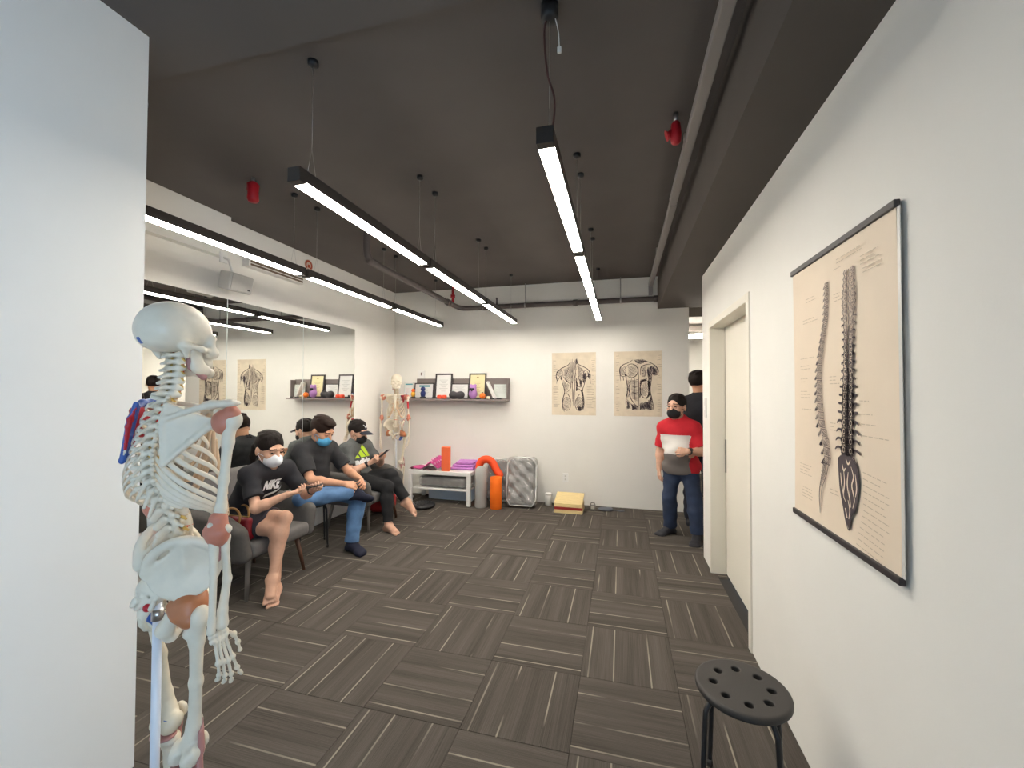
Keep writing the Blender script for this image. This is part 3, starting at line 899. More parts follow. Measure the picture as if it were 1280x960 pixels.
m_teal = mat('print_teal', (0.10, 0.34, 0.38), 0.6)
m_ink = mat('print_grey', (0.42, 0.41, 0.41), 0.7)
def lines(u, v0, n, du, step=0.055, hgt=0.012): return [(u, v0 - step * k, du * (1 - 0.25 * (k % 3)), hgt) for k in range(n)]
fg = 'frames leaning on the wall shelf'
frame_thing('certificate_frame', 'leftmost card on the shelf, pale with a teal band and no dark frame', -3.105, 0.15, 0.25, 0.008, m_pale, m_paper, 6, 5.665, [('print', m_teal, [(0.5, 0.86, 0.8, 0.08)]), ('printed_lines', mat('print_pink', (0.7, 0.45, 0.45), 0.6), lines(0.4, 0.6, 5, 0.4))], fg)
frame_thing('certificate_frame', 'wide frame behind the blue figurine, certificate with teal heading', -2.86, 0.32, 0.235, 0.016, m_frame, m_paper, 6, 5.685, [('print', m_teal, [(0.52, 0.80, 0.55, 0.12)]), ('printed_lines', m_ink, lines(0.5, 0.55, 5, 0.5))], fg)
frame_thing('certificate_frame', 'tall black frame with a white certificate, left of the shelf middle', -2.54, 0.27, 0.375, 0.022, m_frame, m_paper, 7, 5.665, [('printed_lines', m_ink, lines(0.5, 0.74, 9, 0.5))], fg)
frame_thing('certificate_frame', 'wide white certificate between the two tall black frames', -2.29, 0.28, 0.225, 0.012, m_frame, m_paper, 6, 5.69, [('printed_lines', m_ink, lines(0.5, 0.78, 5, 0.6))], fg)
frame_thing('certificate_frame', 'tall black frame with a cream yellow certificate behind the purple figure', -2.01, 0.265, 0.375, 0.022, m_frame, m_cream, 7, 5.665, [('printed_lines', mat('print_ochre', (0.42, 0.34, 0.16), 0.7), lines(0.5, 0.66, 8, 0.45)), ('crest', mat('print_ochre', (0, 0, 0)), [(0.5, 0.84, 0.12, 0.05)])], fg)
frame_thing('certificate_frame', 'wide pale green framed certificate at the right end of the shelf', -1.655, 0.25, 0.225, 0.012, m_shelf, m_pale, 6, 5.69, [('printed_lines', m_ink, lines(0.5, 0.78, 8, 0.62))], fg)
def shelf_item(name, label, cat, x, y): return thing(name, label, cat, (x, y, SHZ + 0.001))
t = shelf_item('leaning_book', 'thin white book tilted against the certificate at the shelf right end', 'book', -1.83, 5.60)
MB().box((0.06, 0, 0.125), (0.028, 0.09, 0.27), 0.003, roty(math.radians(-25))).build('cover', m_white, t)
MB().box((0.06, -0.002, 0.126), (0.020, 0.092, 0.262), 0.001, roty(math.radians(-25))).build('pages', mat('pages', (0.75, 0.73, 0.68), 0.8), t)
t = shelf_item('small_figurine', 'small orange and yellow figurine on a dark base, leftmost on the shelf', 'figurine', -2.99, 5.60)
MB().lathe([(0.040, 0), (0.040, 0.018), (0.034, 0.024)], n=16).build('base', m_black, t)
MB().lathe([(0.018, 0.024), (0.034, 0.06), (0.030, 0.09), (0.016, 0.10)], n=16).build('figurine_body', mat('figurine_yellow', (0.80, 0.42, 0.04), 0.5), t)
MB().ball((0, 0, 0.120), (0.028, 0.026, 0.030), 12).build('head', mat('figurine_orange', (0.85, 0.16, 0.02), 0.5), t)
t = shelf_item('blue_bust', 'dark blue bust shaped figurine before the teal headed certificate', 'figurine', -2.83, 5.60)
m_nb = mat('figurine_blue', (0.012, 0.025, 0.14), 0.4)
MB().lathe([(0.048, 0), (0.048, 0.022), (0.036, 0.03)], n=16).build('base', m_black, t)
MB().lathe([(0.030, 0.03), (0.040, 0.07), (0.036, 0.10), (0.018, 0.118)], n=16).build('figurine_body', m_nb, t)
MB().ball((0, 0, 0.142), (0.036, 0.034, 0.036), 14).build('head', m_nb, t)
t = shelf_item('hand_grips', 'pair of low orange red hand grips before the white certificate', 'grips', -2.52, 5.585)
m_or = mat('grip_red', (0.80, 0.08, 0.03), 0.5)
for s in (-1, 1): MB().lathe([(0.030, 0), (0.036, 0.01), (0.036, 0.045), (0.022, 0.055)], (s * 0.038, 0, 0), 16).build('grip', m_or, t)
MB().box((0, 0, 0.02), (0.06, 0.035, 0.03), 0.006).build('bridge', m_or, t)
t = shelf_item('black_clip', 'small black clip stand left of the orange red grips', 'clip', -2.645, 5.60)
MB().box((0, 0, 0.012), (0.07, 0.04, 0.024), 0.005).build('base', m_black, t)
MB().box((-0.02, 0, 0.034), (0.012, 0.03, 0.025), 0.003).build('clip', m_black, t)
t = shelf_item('peanut_ball', 'dark grey peanut shaped massage ball in the middle of the shelf', 'massage ball', -2.29, 5.585)
b = Blob(0.03); b.ell((-0.055, 0, 0.056), (0.062, 0.056, 0.056)).ell((0.06, 0, 0.056), (0.062, 0.056, 0.056)).cone((-0.05, 0, 0.045), (0.05, 0, 0.045), 0.040)
blob_obj('massage_ball', b, 0.006, mat('charcoal_rubber', (0.045, 0.04, 0.045), 0.6), t)
t = shelf_item('purple_figure', 'round purple figure with a dark heart patch before the cream certificate', 'figurine', -2.035, 5.57)
m_pf = mat('figure_purple', (0.42, 0.20, 0.50), 0.6)
b = Blob(0.02); b.ell((0, 0, 0.075), (0.062, 0.05, 0.075)).ell((0, 0, 0.155), (0.05, 0.045, 0.048)).ell((-0.035, 0, 0.195), (0.018, 0.014, 0.018)).ell((0.035, 0, 0.195), (0.018, 0.014, 0.018)).half((0, 0, 0.001), (0, 0, -1))
blob_obj('figure_body', b, 0.005, m_pf, t)
b = Blob(0.008); b.ell((-0.016, -0.045, 0.140), (0.020, 0.012, 0.018)).ell((0.014, -0.045, 0.140), (0.020, 0.012, 0.018)).cone((0, -0.048, 0.135), (0, -0.050, 0.110), 0.018, 0.005)
blob_obj('heart_patch', b, 0.004, m_black, t)
t = shelf_item('orange_ball', 'small orange ball on a dark stand right of the purple figure', 'ball', -1.905, 5.575)
MB().ball((0.012, 0, 0.045), 0.044, 18).build('ball', mat('ball_orange', (0.88, 0.20, 0.02), 0.45), t)
MB().box((-0.055, 0, 0.009), (0.05, 0.05, 0.018), 0.004).build('stand', m_black, t)
MB().lathe([(0.012, 0.080), (0.014, 0.093), (0.004, 0.098)], (0.012, 0, 0), 10).build('stem', m_black, t)
t = shelf_item('black_case', 'flat black case lying at the right end of the shelf', 'case', -1.695, 5.575)
MB().box((0, 0, 0.009), (0.16, 0.06, 0.018), 0.004).build('case_body', m_black, t)
MB().box((0, -0.031, 0.009), (0.03, 0.004, 0.008), 0.001).build('clasp', m_wire, t)
t = shelf_item('cream_pot', 'tiny cream pot between the orange ball and the black case', 'pot', -1.805, 5.565)
MB().lathe([(0.020, 0), (0.028, 0.015), (0.026, 0.035), (0.018, 0.04)], n=14).build('pot', mat('cream_glaze', (0.78, 0.66, 0.48), 0.4), t)
# ================================================================ posters: printed strokes as flat ink on the paper
class Ink:
    """strokes in the plane of a sheet: u across 0..1, v down 0..1"""
    def __init__(s, org, eu, ev, nrm, depth=0.0006):
        s.o, s.eu, s.ev, s.n, s.d = Vector(org), Vector(eu), Vector(ev), Vector(nrm), depth
        s.v, s.f = [], []
        s.lu, s.lv = s.eu.length, s.ev.length
    def P(s, u, v): return s.o + s.eu * u + s.ev * v + s.n * s.d
    def line(s, pts, w, smooth=True, taper=True):
        if smooth and len(pts) > 2:
            pts = [(p.x, p.y) for p in spline([(a, b, 0) for a, b in pts], 5)]
        k = len(pts)
        base = len(s.v)
        for i, (u, v) in enumerate(pts):
            a, b = pts[max(i - 1, 0)], pts[min(i + 1, k - 1)]
            tx, ty = (b[0] - a[0]) * s.lu, (b[1] - a[1]) * s.lv
            L = math.hypot(tx, ty) or 1
            ww = w * (0.35 + 0.65 * math.sin(PI * (i + 0.3) / (k - 0.4)) if taper and k > 2 else 1) / 2
            ox, oy = -ty / L * ww / s.lu, tx / L * ww / s.lv
            s.v += [s.P(u + ox, v + oy), s.P(u - ox, v - oy)]
        for i in range(k - 1):
            q = base + 2 * i
            s.f.append((q, q + 1, q + 3, q + 2))
    def fill(s, pts):
        base = len(s.v)
        s.v += [s.P(u, v) for u, v in pts]
        s.f.append(tuple(range(base, base + len(pts))))
    def hatch(s, poly, ang, step, w, jit=0.15):
        """parallel strokes inside the polygon; step and w in metres"""
        ca, sa = math.cos(ang), math.sin(ang)
        Q = [(u * s.lu, v * s.lv) for u, v in poly]
        R = [(x * ca + y * sa, -x * sa + y * ca) for x, y in Q]
        y0, y1 = min(r[1] for r in R), max(r[1] for r in R)
        y = y0 + step * 0.5
        while y < y1:
            xs = []
            for i in range(len(R)):
                a, b = R[i], R[(i + 1) % len(R)]
                if (a[1] < y) != (b[1] < y):
                    xs.append(a[0] + (y - a[1]) / (b[1] - a[1]) * (b[0] - a[0]))
            xs.sort()
            for i in range(0, len(xs) - 1, 2):
                x0, x1 = xs[i] + rng.uniform(0, jit) * (xs[i + 1] - xs[i]), xs[i + 1] - rng.uniform(0, jit) * (xs[i + 1] - xs[i])
                m = (x0 + x1) / 2
                bow = (x1 - x0) * 0.06
                pts = [((x * ca - yy * sa) / s.lu, (x * sa + yy * ca) / s.lv) for x, yy in ((x0, y), (m, y + bow), (x1, y))]
                s.line(pts, w * rng.uniform(0.7, 1.2), smooth=False)
            y += step * rng.uniform(0.8, 1.2)
    def build(s, name, m, parent):
        me = bpy.data.meshes.new(name)
        inv = parent.location
        me.from_pydata([v - inv for v in s.v], [], s.f)
        me.materials.append(m)
        o = mesh_obj(name, me, parent); o['kind'] = 'stuff'
        return o
rng = random.Random(4)
m_ptan = mat('poster_paper', (0.75, 0.645, 0.50), 0.75, noise=0.07, nscale=9)
m_ptan2 = mat('scroll_paper', (0.80, 0.67, 0.53), 0.7, noise=0.03, nscale=4)
m_inkd = mat('ink_dark', (0.075, 0.056, 0.062), 0.8)
m_inkm = mat('ink_mid', (0.20, 0.155, 0.15), 0.8)
m_inkl = mat('ink_light', (0.42, 0.34, 0.27), 0.8)
m_inkf = mat('ink_faint', (0.55, 0.45, 0.34), 0.8)

def sheet_back(label, x0, x1, z0, z1, seed):
    t = thing('anatomy_poster', label, 'poster', ((x0 + x1) / 2, YB - 0.0005, z0), 0, 'muscle posters on the back wall')
    w, h = x1 - x0, z1 - z0
    R = random.Random(seed)
    def f(u, v):
        cu = 0.004 * max(0, v - 0.93) / 0.07 * (1 + u) + 0.0035 * abs(u - 0.5) * 2 * v
        return (-w / 2 + w * u, -0.002 - cu * 0.6, h * v)
    MB().grid(f, 9, 13, 0.0008).build('sheet', m_ptan, t).data.shade_flat()
    return t, Ink((x0, YB - 0.0075, z1), (w, 0, 0), (0, 0, -h), (0, -1, 0)), Ink((x0, YB - 0.0075, z1), (w, 0, 0), (0, 0, -h), (0, -1, 0), 0.0004), Ink((x0, YB - 0.0075, z1), (w, 0, 0), (0, 0, -h), (0, -1, 0), 0.0002)

def mirror_pts(pts): return [(1 - u, v) for u, v in pts]
def ring(cx, cy, rx, ry, a0=0, a1=2 * PI, n=14): return [(cx + rx * math.cos(a0 + (a1 - a0) * k / (n - 1)), cy + ry * math.sin(a0 + (a1 - a0) * k / (n - 1))) for k in range(n)]

t, D, Mi, Li = sheet_back('tan poster of a muscled back, left of the two on the back wall', -0.931, -0.327, 1.222, 2.085, 1)
W = 0.0095
L_out = [(0.42, 0.10), (0.415, 0.16), (0.36, 0.205), (0.24, 0.245), (0.14, 0.30), (0.10, 0.37), (0.13, 0.45), (0.17, 0.40), (0.215, 0.375)]
R_out = [(0.575, 0.10), (0.585, 0.165), (0.64, 0.20), (0.74, 0.235), (0.83, 0.28), (0.875, 0.35), (0.865, 0.42), (0.82, 0.385), (0.78, 0.40)]
flankL = [(0.215, 0.375), (0.24, 0.47), (0.285, 0.58), (0.295, 0.64), (0.26, 0.73), (0.245, 0.82), (0.265, 0.91), (0.30, 0.945)]
flankR = [(0.78, 0.40), (0.745, 0.50), (0.70, 0.60), (0.705, 0.65), (0.73, 0.74), (0.735, 0.84), (0.71, 0.92)]
for ln in (L_out, R_out, flankL, flankR): D.line(ln, W)
for ln in ([(0.47, 0.10), (0.465, 0.3), (0.47, 0.55), (0.475, 0.78)], [(0.53, 0.12), (0.54, 0.3), (0.53, 0.5), (0.52, 0.78)], [(0.50, 0.58), (0.49, 0.7), (0.50, 0.86)],
           [(0.40, 0.20), (0.36, 0.30), (0.31, 0.36), (0.24, 0.355)], [(0.38, 0.30), (0.42, 0.44), (0.44, 0.54), (0.40, 0.60), (0.33, 0.64)], [(0.24, 0.36), (0.33, 0.44), (0.41, 0.50)],
           [(0.62, 0.20), (0.60, 0.33), (0.63, 0.44), (0.69, 0.45), (0.70, 0.38)], [(0.64, 0.24), (0.72, 0.30), (0.72, 0.40)], [(0.57, 0.45), (0.60, 0.53), (0.66, 0.55), (0.69, 0.50)], [(0.57, 0.60), (0.62, 0.58), (0.67, 0.62)],
           [(0.29, 0.66), (0.36, 0.66), (0.42, 0.73), (0.44, 0.80)], [(0.70, 0.66), (0.63, 0.67), (0.56, 0.75), (0.53, 0.82)],
           ring(0.345, 0.82, 0.095, 0.105), ring(0.625, 0.82, 0.09, 0.105), ring(0.185, 0.33, 0.075, 0.045), ring(0.80, 0.33, 0.07, 0.05),
           [(0.10, 0.37), (0.12, 0.42), (0.11, 0.50)], [(0.88, 0.37), (0.87, 0.44), (0.885, 0.5)]):
    Mi.line(ln, W * 0.85)
for poly, a in (([(0.545, 0.10), (0.58, 0.10), (0.59, 0.19), (0.55, 0.19)], 1.4), ([(0.70, 0.33), (0.79, 0.32), (0.80, 0.42), (0.74, 0.50), (0.70, 0.46)], 0.6), ([(0.66, 0.58), (0.71, 0.60), (0.74, 0.75), (0.735, 0.88), (0.69, 0.92), (0.71, 0.78)], 1.2),
                ([(0.80, 0.30), (0.87, 0.34), (0.86, 0.41), (0.82, 0.38)], 0.4), ([(0.57, 0.86), (0.70, 0.86), (0.68, 0.93), (0.62, 0.93)], 0.3), ([(0.24, 0.38), (0.17, 0.40), (0.25, 0.46)], 0.9), ([(0.55, 0.40), (0.58, 0.40), (0.60, 0.60), (0.56, 0.62)], 1.2), ([(0.63, 0.42), (0.70, 0.44), (0.69, 0.56), (0.63, 0.52)], 0.2)):
    D.hatch(poly, a, 0.0078, 0.0082)
for poly, a in (([(0.42, 0.12), (0.58, 0.12), (0.55, 0.50), (0.45, 0.50)], 1.5), ([(0.27, 0.25), (0.42, 0.22), (0.42, 0.50), (0.28, 0.42)], 0.7), ([(0.24, 0.42), (0.40, 0.52), (0.36, 0.62), (0.29, 0.62)], 0.9), (ring(0.345, 0.82, 0.09, 0.10), 0.5), (ring(0.625, 0.82, 0.085, 0.10), 2.4), ([(0.58, 0.20), (0.72, 0.26), (0.70, 0.44), (0.60, 0.40)], 2.3), ([(0.13, 0.30), (0.24, 0.28), (0.22, 0.36), (0.12, 0.37)], 0.2)):
    Mi.hatch(poly, a, 0.0125, 0.0060)
for k in range(26):
    y = 0.06 + 0.034 * k
    for x0, x1 in ((0.03, 0.11), (0.90, 0.97)):
        if rng.random() < 0.6: Li.line([(x0 + rng.uniform(0, 0.02), y), (x1 + rng.uniform(-0.03, 0.03), y + rng.uniform(-0.004, 0.004))], 0.004, False, False)
for k in range(9):
    y = 0.55 + 0.04 * k
    Li.line([(0.04, y), (0.04 + rng.uniform(0.08, 0.16), y)], 0.004, False, False)
    Li.line([(0.80, y), (0.80 + rng.uniform(0.08, 0.16), y)], 0.004, False, False)
D.build('printed_figure', m_inkd, t); Mi.build('printed_shading', m_inkm, t); Li.build('printed_notes', m_inkl, t)

t, D, Mi, Li = sheet_back('tan poster of a muscled chest, right of the two on the back wall', -0.085, 0.520, 1.222, 2.085, 2)
for ln in ([(0.40, 0.13), (0.30, 0.175), (0.18, 0.21), (0.12, 0.27), (0.13, 0.36), (0.19, 0.39), (0.25, 0.37)], [(0.58, 0.12), (0.70, 0.16), (0.84, 0.21), (0.92, 0.28), (0.915, 0.35), (0.84, 0.37), (0.80, 0.33)],
           [(0.25, 0.37), (0.27, 0.48), (0.285, 0.60), (0.255, 0.72), (0.25, 0.82), (0.28, 0.90)], [(0.80, 0.34), (0.78, 0.46), (0.76, 0.60), (0.79, 0.72), (0.82, 0.84), (0.815, 0.90)], [(0.51, 0.20), (0.515, 0.4), (0.52, 0.6), (0.525, 0.9)],
           ring(0.37, 0.30, 0.135, 0.105, -2.8, 2.6), [(0.56, 0.37), (0.57, 0.25), (0.66, 0.21), (0.78, 0.20)], [(0.37, 0.42), (0.33, 0.55), (0.34, 0.70), (0.42, 0.80), (0.50, 0.86)], ring(0.65, 0.58, 0.10, 0.14)):
    D.line(ln, W)
for ln in ([(0.38, 0.46), (0.44, 0.47), (0.50, 0.46)], [(0.37, 0.54), (0.44, 0.555), (0.50, 0.54)], [(0.37, 0.63), (0.44, 0.645), (0.51, 0.63)], [(0.44, 0.42), (0.43, 0.6), (0.45, 0.78)], [(0.29, 0.46), (0.33, 0.50), (0.30, 0.58), (0.33, 0.64), (0.30, 0.70)], [(0.27, 0.74), (0.36, 0.82), (0.42, 0.90)], [(0.80, 0.74), (0.70, 0.80), (0.58, 0.86)],
           ring(0.185, 0.29, 0.06, 0.07), ring(0.85, 0.30, 0.055, 0.06), [(0.62, 0.26), (0.66, 0.33), (0.64, 0.40)], [(0.58, 0.30), (0.62, 0.30)], [(0.58, 0.34), (0.63, 0.35)], [(0.12, 0.30), (0.13, 0.40), (0.14, 0.46)], [(0.19, 0.38), (0.20, 0.45)]):
    Mi.line(ln, W * 0.85)
for poly, a in (([(0.40, 0.12), (0.58, 0.12), (0.72, 0.165), (0.56, 0.20), (0.46, 0.17)], 0.5), ([(0.68, 0.24), (0.80, 0.23), (0.79, 0.45), (0.76, 0.62), (0.71, 0.50), (0.72, 0.36)], 1.3), ([(0.80, 0.23), (0.91, 0.28), (0.90, 0.35), (0.82, 0.36)], 1.0), ([(0.53, 0.80), (0.70, 0.76), (0.78, 0.68), (0.82, 0.90), (0.55, 0.90)], 1.1), ([(0.36, 0.80), (0.51, 0.84), (0.51, 0.90), (0.38, 0.90)], 0.7), ([(0.20, 0.33), (0.28, 0.37), (0.26, 0.42)], 0.9), ([(0.26, 0.74), (0.33, 0.80), (0.36, 0.89), (0.28, 0.89)], 1.0), ([(0.54, 0.44), (0.70, 0.42), (0.68, 0.46), (0.56, 0.48)], 0.2), ([(0.54, 0.45), (0.57, 0.45), (0.57, 0.70), (0.54, 0.72)], 1.4), ([(0.70, 0.46), (0.76, 0.46), (0.77, 0.68), (0.68, 0.74), (0.72, 0.62)], 1.2)):
    D.hatch(poly, a, 0.0078, 0.0088)
for poly, a in (([(0.26, 0.22), (0.50, 0.20), (0.49, 0.38), (0.30, 0.40)], 0.5), ([(0.34, 0.44), (0.51, 0.43), (0.51, 0.78), (0.36, 0.72)], 0.1), ([(0.57, 0.22), (0.70, 0.22), (0.70, 0.40), (0.57, 0.38)], 0.3), (ring(0.65, 0.58, 0.09, 0.13), 1.2), ([(0.13, 0.24), (0.25, 0.22), (0.24, 0.36), (0.14, 0.37)], 1.2), ([(0.26, 0.42), (0.34, 0.44), (0.34, 0.72), (0.27, 0.72)], 1.3)):
    Mi.hatch(poly, a, 0.0125, 0.0060)
for k in range(26):
    y = 0.07 + 0.034 * k
    for x0, x1 in ((0.03, 0.11), (0.90, 0.97)):
        if rng.random() < 0.6: Li.line([(x0 + rng.uniform(0, 0.02), y), (x1 + rng.uniform(-0.03, 0.03), y + rng.uniform(-0.004, 0.004))], 0.004, False, False)
D.build('printed_figure', m_inkd, t); Mi.build('printed_shading', m_inkm, t); Li.build('printed_notes', m_inkl, t)

# hanging scroll with two spines on the right wall
PY0, PY1, PZ0, PZ1 = 2.075, 1.365, 1.026, 2.060
t = thing('spine_scroll', 'tall hanging scroll with two printed spines on the right wall', 'poster', (0.735, (PY0 + PY1) / 2, PZ0))
hw, hh = (PY0 - PY1) / 2, PZ1 - PZ0
MB().grid(lambda u, v: (0.0 + 0.004 * math.sin(PI * v) * (abs(u - 0.5) * 2) ** 6, hw - 2 * hw * u, 0.008 + (hh - 0.016) * v), 15, 15, 0.001).build('sheet', m_ptan2, t).data.shade_flat()
MB().box((0, 0, hh), (0.016, 2 * hw + 0.012, 0.022), 0.003).build('top_bar', mat('scroll_bar', (0.030, 0.024, 0.028), 0.45), t)
MB().box((0, 0, 0), (0.016, 2 * hw + 0.012, 0.022), 0.003).build('bottom_bar', mat('scroll_bar', (0, 0, 0)), t)
MB().span((0.001, -hw - 0.014, 0.010), (0.003, -hw - 0.001, hh - 0.010)).build('clear_edge', mat('clear_plastic', (0.66, 0.64, 0.60), 0.35), t)
args = ((0.7305, PY0, PZ1), (0, PY1 - PY0, 0), (0, 0, PZ0 - PZ1), (-1, 0, 0))
D, Mi, Li = Ink(*args), Ink(*args, 0.0004), Ink(*args, 0.0002)
def at_v(curve, v):
    for (u0, v0), (u1, v1) in zip(curve, curve[1:]):
        if v <= v1: return u0 + (u1 - u0) * (v - v0) / (v1 - v0)
    return curve[-1][0]
side = [(0.432, 0.108), (0.428, 0.18), (0.42, 0.245), (0.375, 0.33), (0.335, 0.415), (0.325, 0.52), (0.345, 0.62), (0.395, 0.70), (0.405, 0.745), (0.385, 0.81), (0.345, 0.88), (0.352, 0.945)]
n = 24
v = 0.115
for k in range(n):
    h = 0.0205 + 0.0115 * k / n
    uc = at_v(side, v + h / 2)
    du = at_v(side, v + h) - at_v(side, v)
    bw = 0.038 + 0.034 * k / n
    # the body to the right, the spinous process to the left
    body = [(uc, v), (uc + bw, v + 0.001), (uc + bw * 0.9 + du, v + h * 0.86), (uc + du, v + h * 0.84), (uc, v)]
    Mi.line(body, 0.0030, smooth=False, taper=False)
    Mi.hatch(body[:-1], 0.4, 0.0050, 0.0030)
    pw = 0.022 + 0.018 * k / n
    proc = [(uc + 0.006, v + h * 0.1), (uc - pw * 0.6, v + h * 0.45), (uc - pw, v + h * 0.95), (uc - pw * 0.45, v + h * 1.05), (uc + 0.004, v + h * 0.8)]
    (D if k > 7 else Mi).hatch(proc, 0.7, 0.0046, 0.0042)
    if k > 9 and k % 2: D.fill([(uc - pw * 0.55, v + h * 0.5), (uc - pw * 0.95, v + h * 0.92), (uc - pw * 0.4, v + h * 1.0), (uc - 0.004, v + h * 0.75)])
    v += h * 1.04
Mi.line([(0.44, 0.70), (0.45, 0.745), (0.43, 0.79), (0.37, 0.86), (0.350, 0.945)], 0.004)
D.hatch([(0.39, 0.745), (0.44, 0.75), (0.42, 0.80), (0.36, 0.85), (0.365, 0.80)], 0.9, 0.006, 0.004)
D.line([(0.375, 0.80), (0.345, 0.87), (0.350, 0.945)], 0.006)
front = [(0.665, 0.10), (0.655, 0.35), (0.64, 0.55), (0.628, 0.75), (0.632, 0.93)]
Lw = Ink(*args, 0.0008)
v = 0.108
for k in range(n):
    h = 0.0186 + 0.0112 * k / n
    q = k / (n - 1)
    uc = at_v(front, v + h / 2)
    w = (0.046 + 0.018 * math.exp(-((k - 4.5) / 3.0) ** 2) if k < 12 else 0.048 + 0.014 * (k - 12) / 12)
    ink = D if k > 10 else Mi
    # arch: two facets with a dark line between them
    for sgn in (-1, 1):
        fac = [(uc + sgn * 0.008, v - h * 0.1), (uc + sgn * w * 0.7, v - h * 0.15), (uc + sgn * w, v + h * 0.35), (uc + sgn * w * 0.75, v + h * 0.95), (uc + sgn * 0.010, v + h * 1.1)]
        ink.hatch(fac, 1.1 * sgn, 0.0042, 0.0034 if k < 9 else 0.0052)
        ink.line([fac[1], fac[2], fac[3]], 0.0036, smooth=False, taper=False)
        Lw.line(ring(uc + sgn * w * 0.52, v + h * 0.45, w * 0.17, h * 0.28, n=8), 0.0030 if k > 10 else 0.0022)
        if k > 6:      # side processes, longest low down
            tw = w + 0.012 + 0.040 * max(0.0, (k - 14) / 9)
            D.line([(uc + sgn * w * 0.6, v + h * 0.30), (uc + sgn * (w + tw) / 2, v + h * 0.28), (uc + sgn * tw, v + h * (0.55 if k < 16 else 0.22 if k < 20 else 0.62))], 0.0085 if k > 15 else 0.0050)
            if k > 16: D.fill([(uc + sgn * 0.014, v + h * 0.1), (uc + sgn * w * 0.9, v + h * 0.12), (uc + sgn * w * 1.05, v + h * 0.5), (uc + sgn * 0.018, v + h * 0.62)])
    ink.line([(uc - 0.003, v), (uc + 0.004, v + h * 0.5), (uc - 0.001, v + h * 1.15)], 0.0050 if k > 8 else 0.0032, taper=False)
    if k > 15: D.hatch([(uc - w, v), (uc + w, v), (uc + w * 0.9, v + h), (uc - w * 0.9, v + h)], 0.8, 0.0052, 0.0042)
    if k > 13: D.fill([(uc - 0.010, v + h * 0.05), (uc + 0.010, v + h * 0.05), (uc + 0.006, v + h * 1.1), (uc - 0.006, v + h * 1.1)])
    v += h * 1.045
# sacrum
sac = [(0.545, 0.725), (0.60, 0.705), (0.66, 0.705), (0.715, 0.73), (0.728, 0.79), (0.70, 0.87), (0.665, 0.895), (0.640, 0.945), (0.610, 0.92), (0.590, 0.88), (0.560, 0.82)]
D.line(sac + [sac[0]], 0.005)
D.fill(sac)
for ln in ([(0.585, 0.74), (0.60, 0.76), (0.615, 0.75)], [(0.60, 0.76), (0.605, 0.80), (0.595, 0.84), (0.615, 0.86)], [(0.665, 0.74), (0.685, 0.77), (0.67, 0.80), (0.69, 0.84), (0.675, 0.87)], [(0.64, 0.76), (0.63, 0.80), (0.645, 0.84)], [(0.61, 0.88), (0.625, 0.91)], [(0.62, 0.72), (0.64, 0.735), (0.66, 0.72)], [(0.57, 0.77), (0.58, 0.81), (0.60, 0.85)], [(0.70, 0.76), (0.71, 0.80), (0.70, 0.83)], [(0.635, 0.85), (0.65, 0.88), (0.64, 0.91)], [(0.655, 0.81), (0.65, 0.84), (0.66, 0.87)]):
    Lw.line(ln, 0.0062)
# the notes around the figures: too faint to read in the photograph, kept as faint rules
def note(u, v, n, w, slope=0.0, step=0.012):
    for k in range(n):
        x = u
        end = u + w * rng.uniform(0.6, 1.0)
        while x < end:
            l = rng.uniform(0.02, 0.05)
            Li.line([(x, v + k * step + (x - u) * slope), (min(x + l, end), v + k * step + (min(x + l, end) - u) * slope)], 0.0026, False, False)
            x += l + 0.008
for a in ((0.20, 0.14, 2, 0.16), (0.16, 0.22, 2, 0.2), (0.55, 0.055, 2, 0.28), (0.52, 0.085, 1, 0.1), (0.52, 0.17, 3, 0.09), (0.76, 0.09, 3, 0.15), (0.78, 0.13, 2, 0.16), (0.12, 0.37, 1, 0.18), (0.12, 0.40, 2, 0.13), (0.12, 0.45, 2, 0.12), (0.12, 0.50, 3, 0.14), (0.13, 0.57, 1, 0.13), (0.47, 0.45, 3, 0.10), (0.47, 0.61, 3, 0.07),
          (0.74, 0.53, 1, 0.12), (0.75, 0.57, 1, 0.13), (0.75, 0.60, 1, 0.16), (0.76, 0.635, 1, 0.2), (0.10, 0.79, 4, 0.16), (0.13, 0.88, 4, 0.14), (0.46, 0.84, 2, 0.10)):
    note(*a)
for k in range(13):
    note(0.76 - 0.010 * max(0, k - 6), 0.745 + 0.019 * k, 1, 0.20, 0.06)
D.build('printed_spines', m_inkd, t); Mi.build('printed_shading', m_inkm, t); Li.build('printed_notes', m_inkf, t); Lw.build('printed_highlights', m_ptan2, t)
# ================================================================ people
def nv(v): return Vector(v).normalized()
def frame(front, upv):
    """local axes: right, front, up as columns"""
    f = nv(front)
    u = Vector(upv); u = (u - f * u.dot(f)).normalized()
    r = f.cross(u)
    return r, f, u
def cols(a, b, c): return np.array([[a[i], b[i], c[i]] for i in range(3)], np.float32)

m_hair = mat('hair_black', (0.013, 0.0085, 0.0075), 0.6, spec=0.2, bump=0.6, bscale=220, stretch=(1, 1, 0.15))
m_hairb = mat('hair_brown', (0.022, 0.011, 0.008), 0.6, spec=0.2, bump=0.6, bscale=220, stretch=(1, 1, 0.15))
m_eye = mat('eye_dark', (0.02, 0.014, 0.012), 0.25)
def skin_mat(name, c): return mat(name, c, 0.5, spec=0.35, noise=0.06, nscale=30)

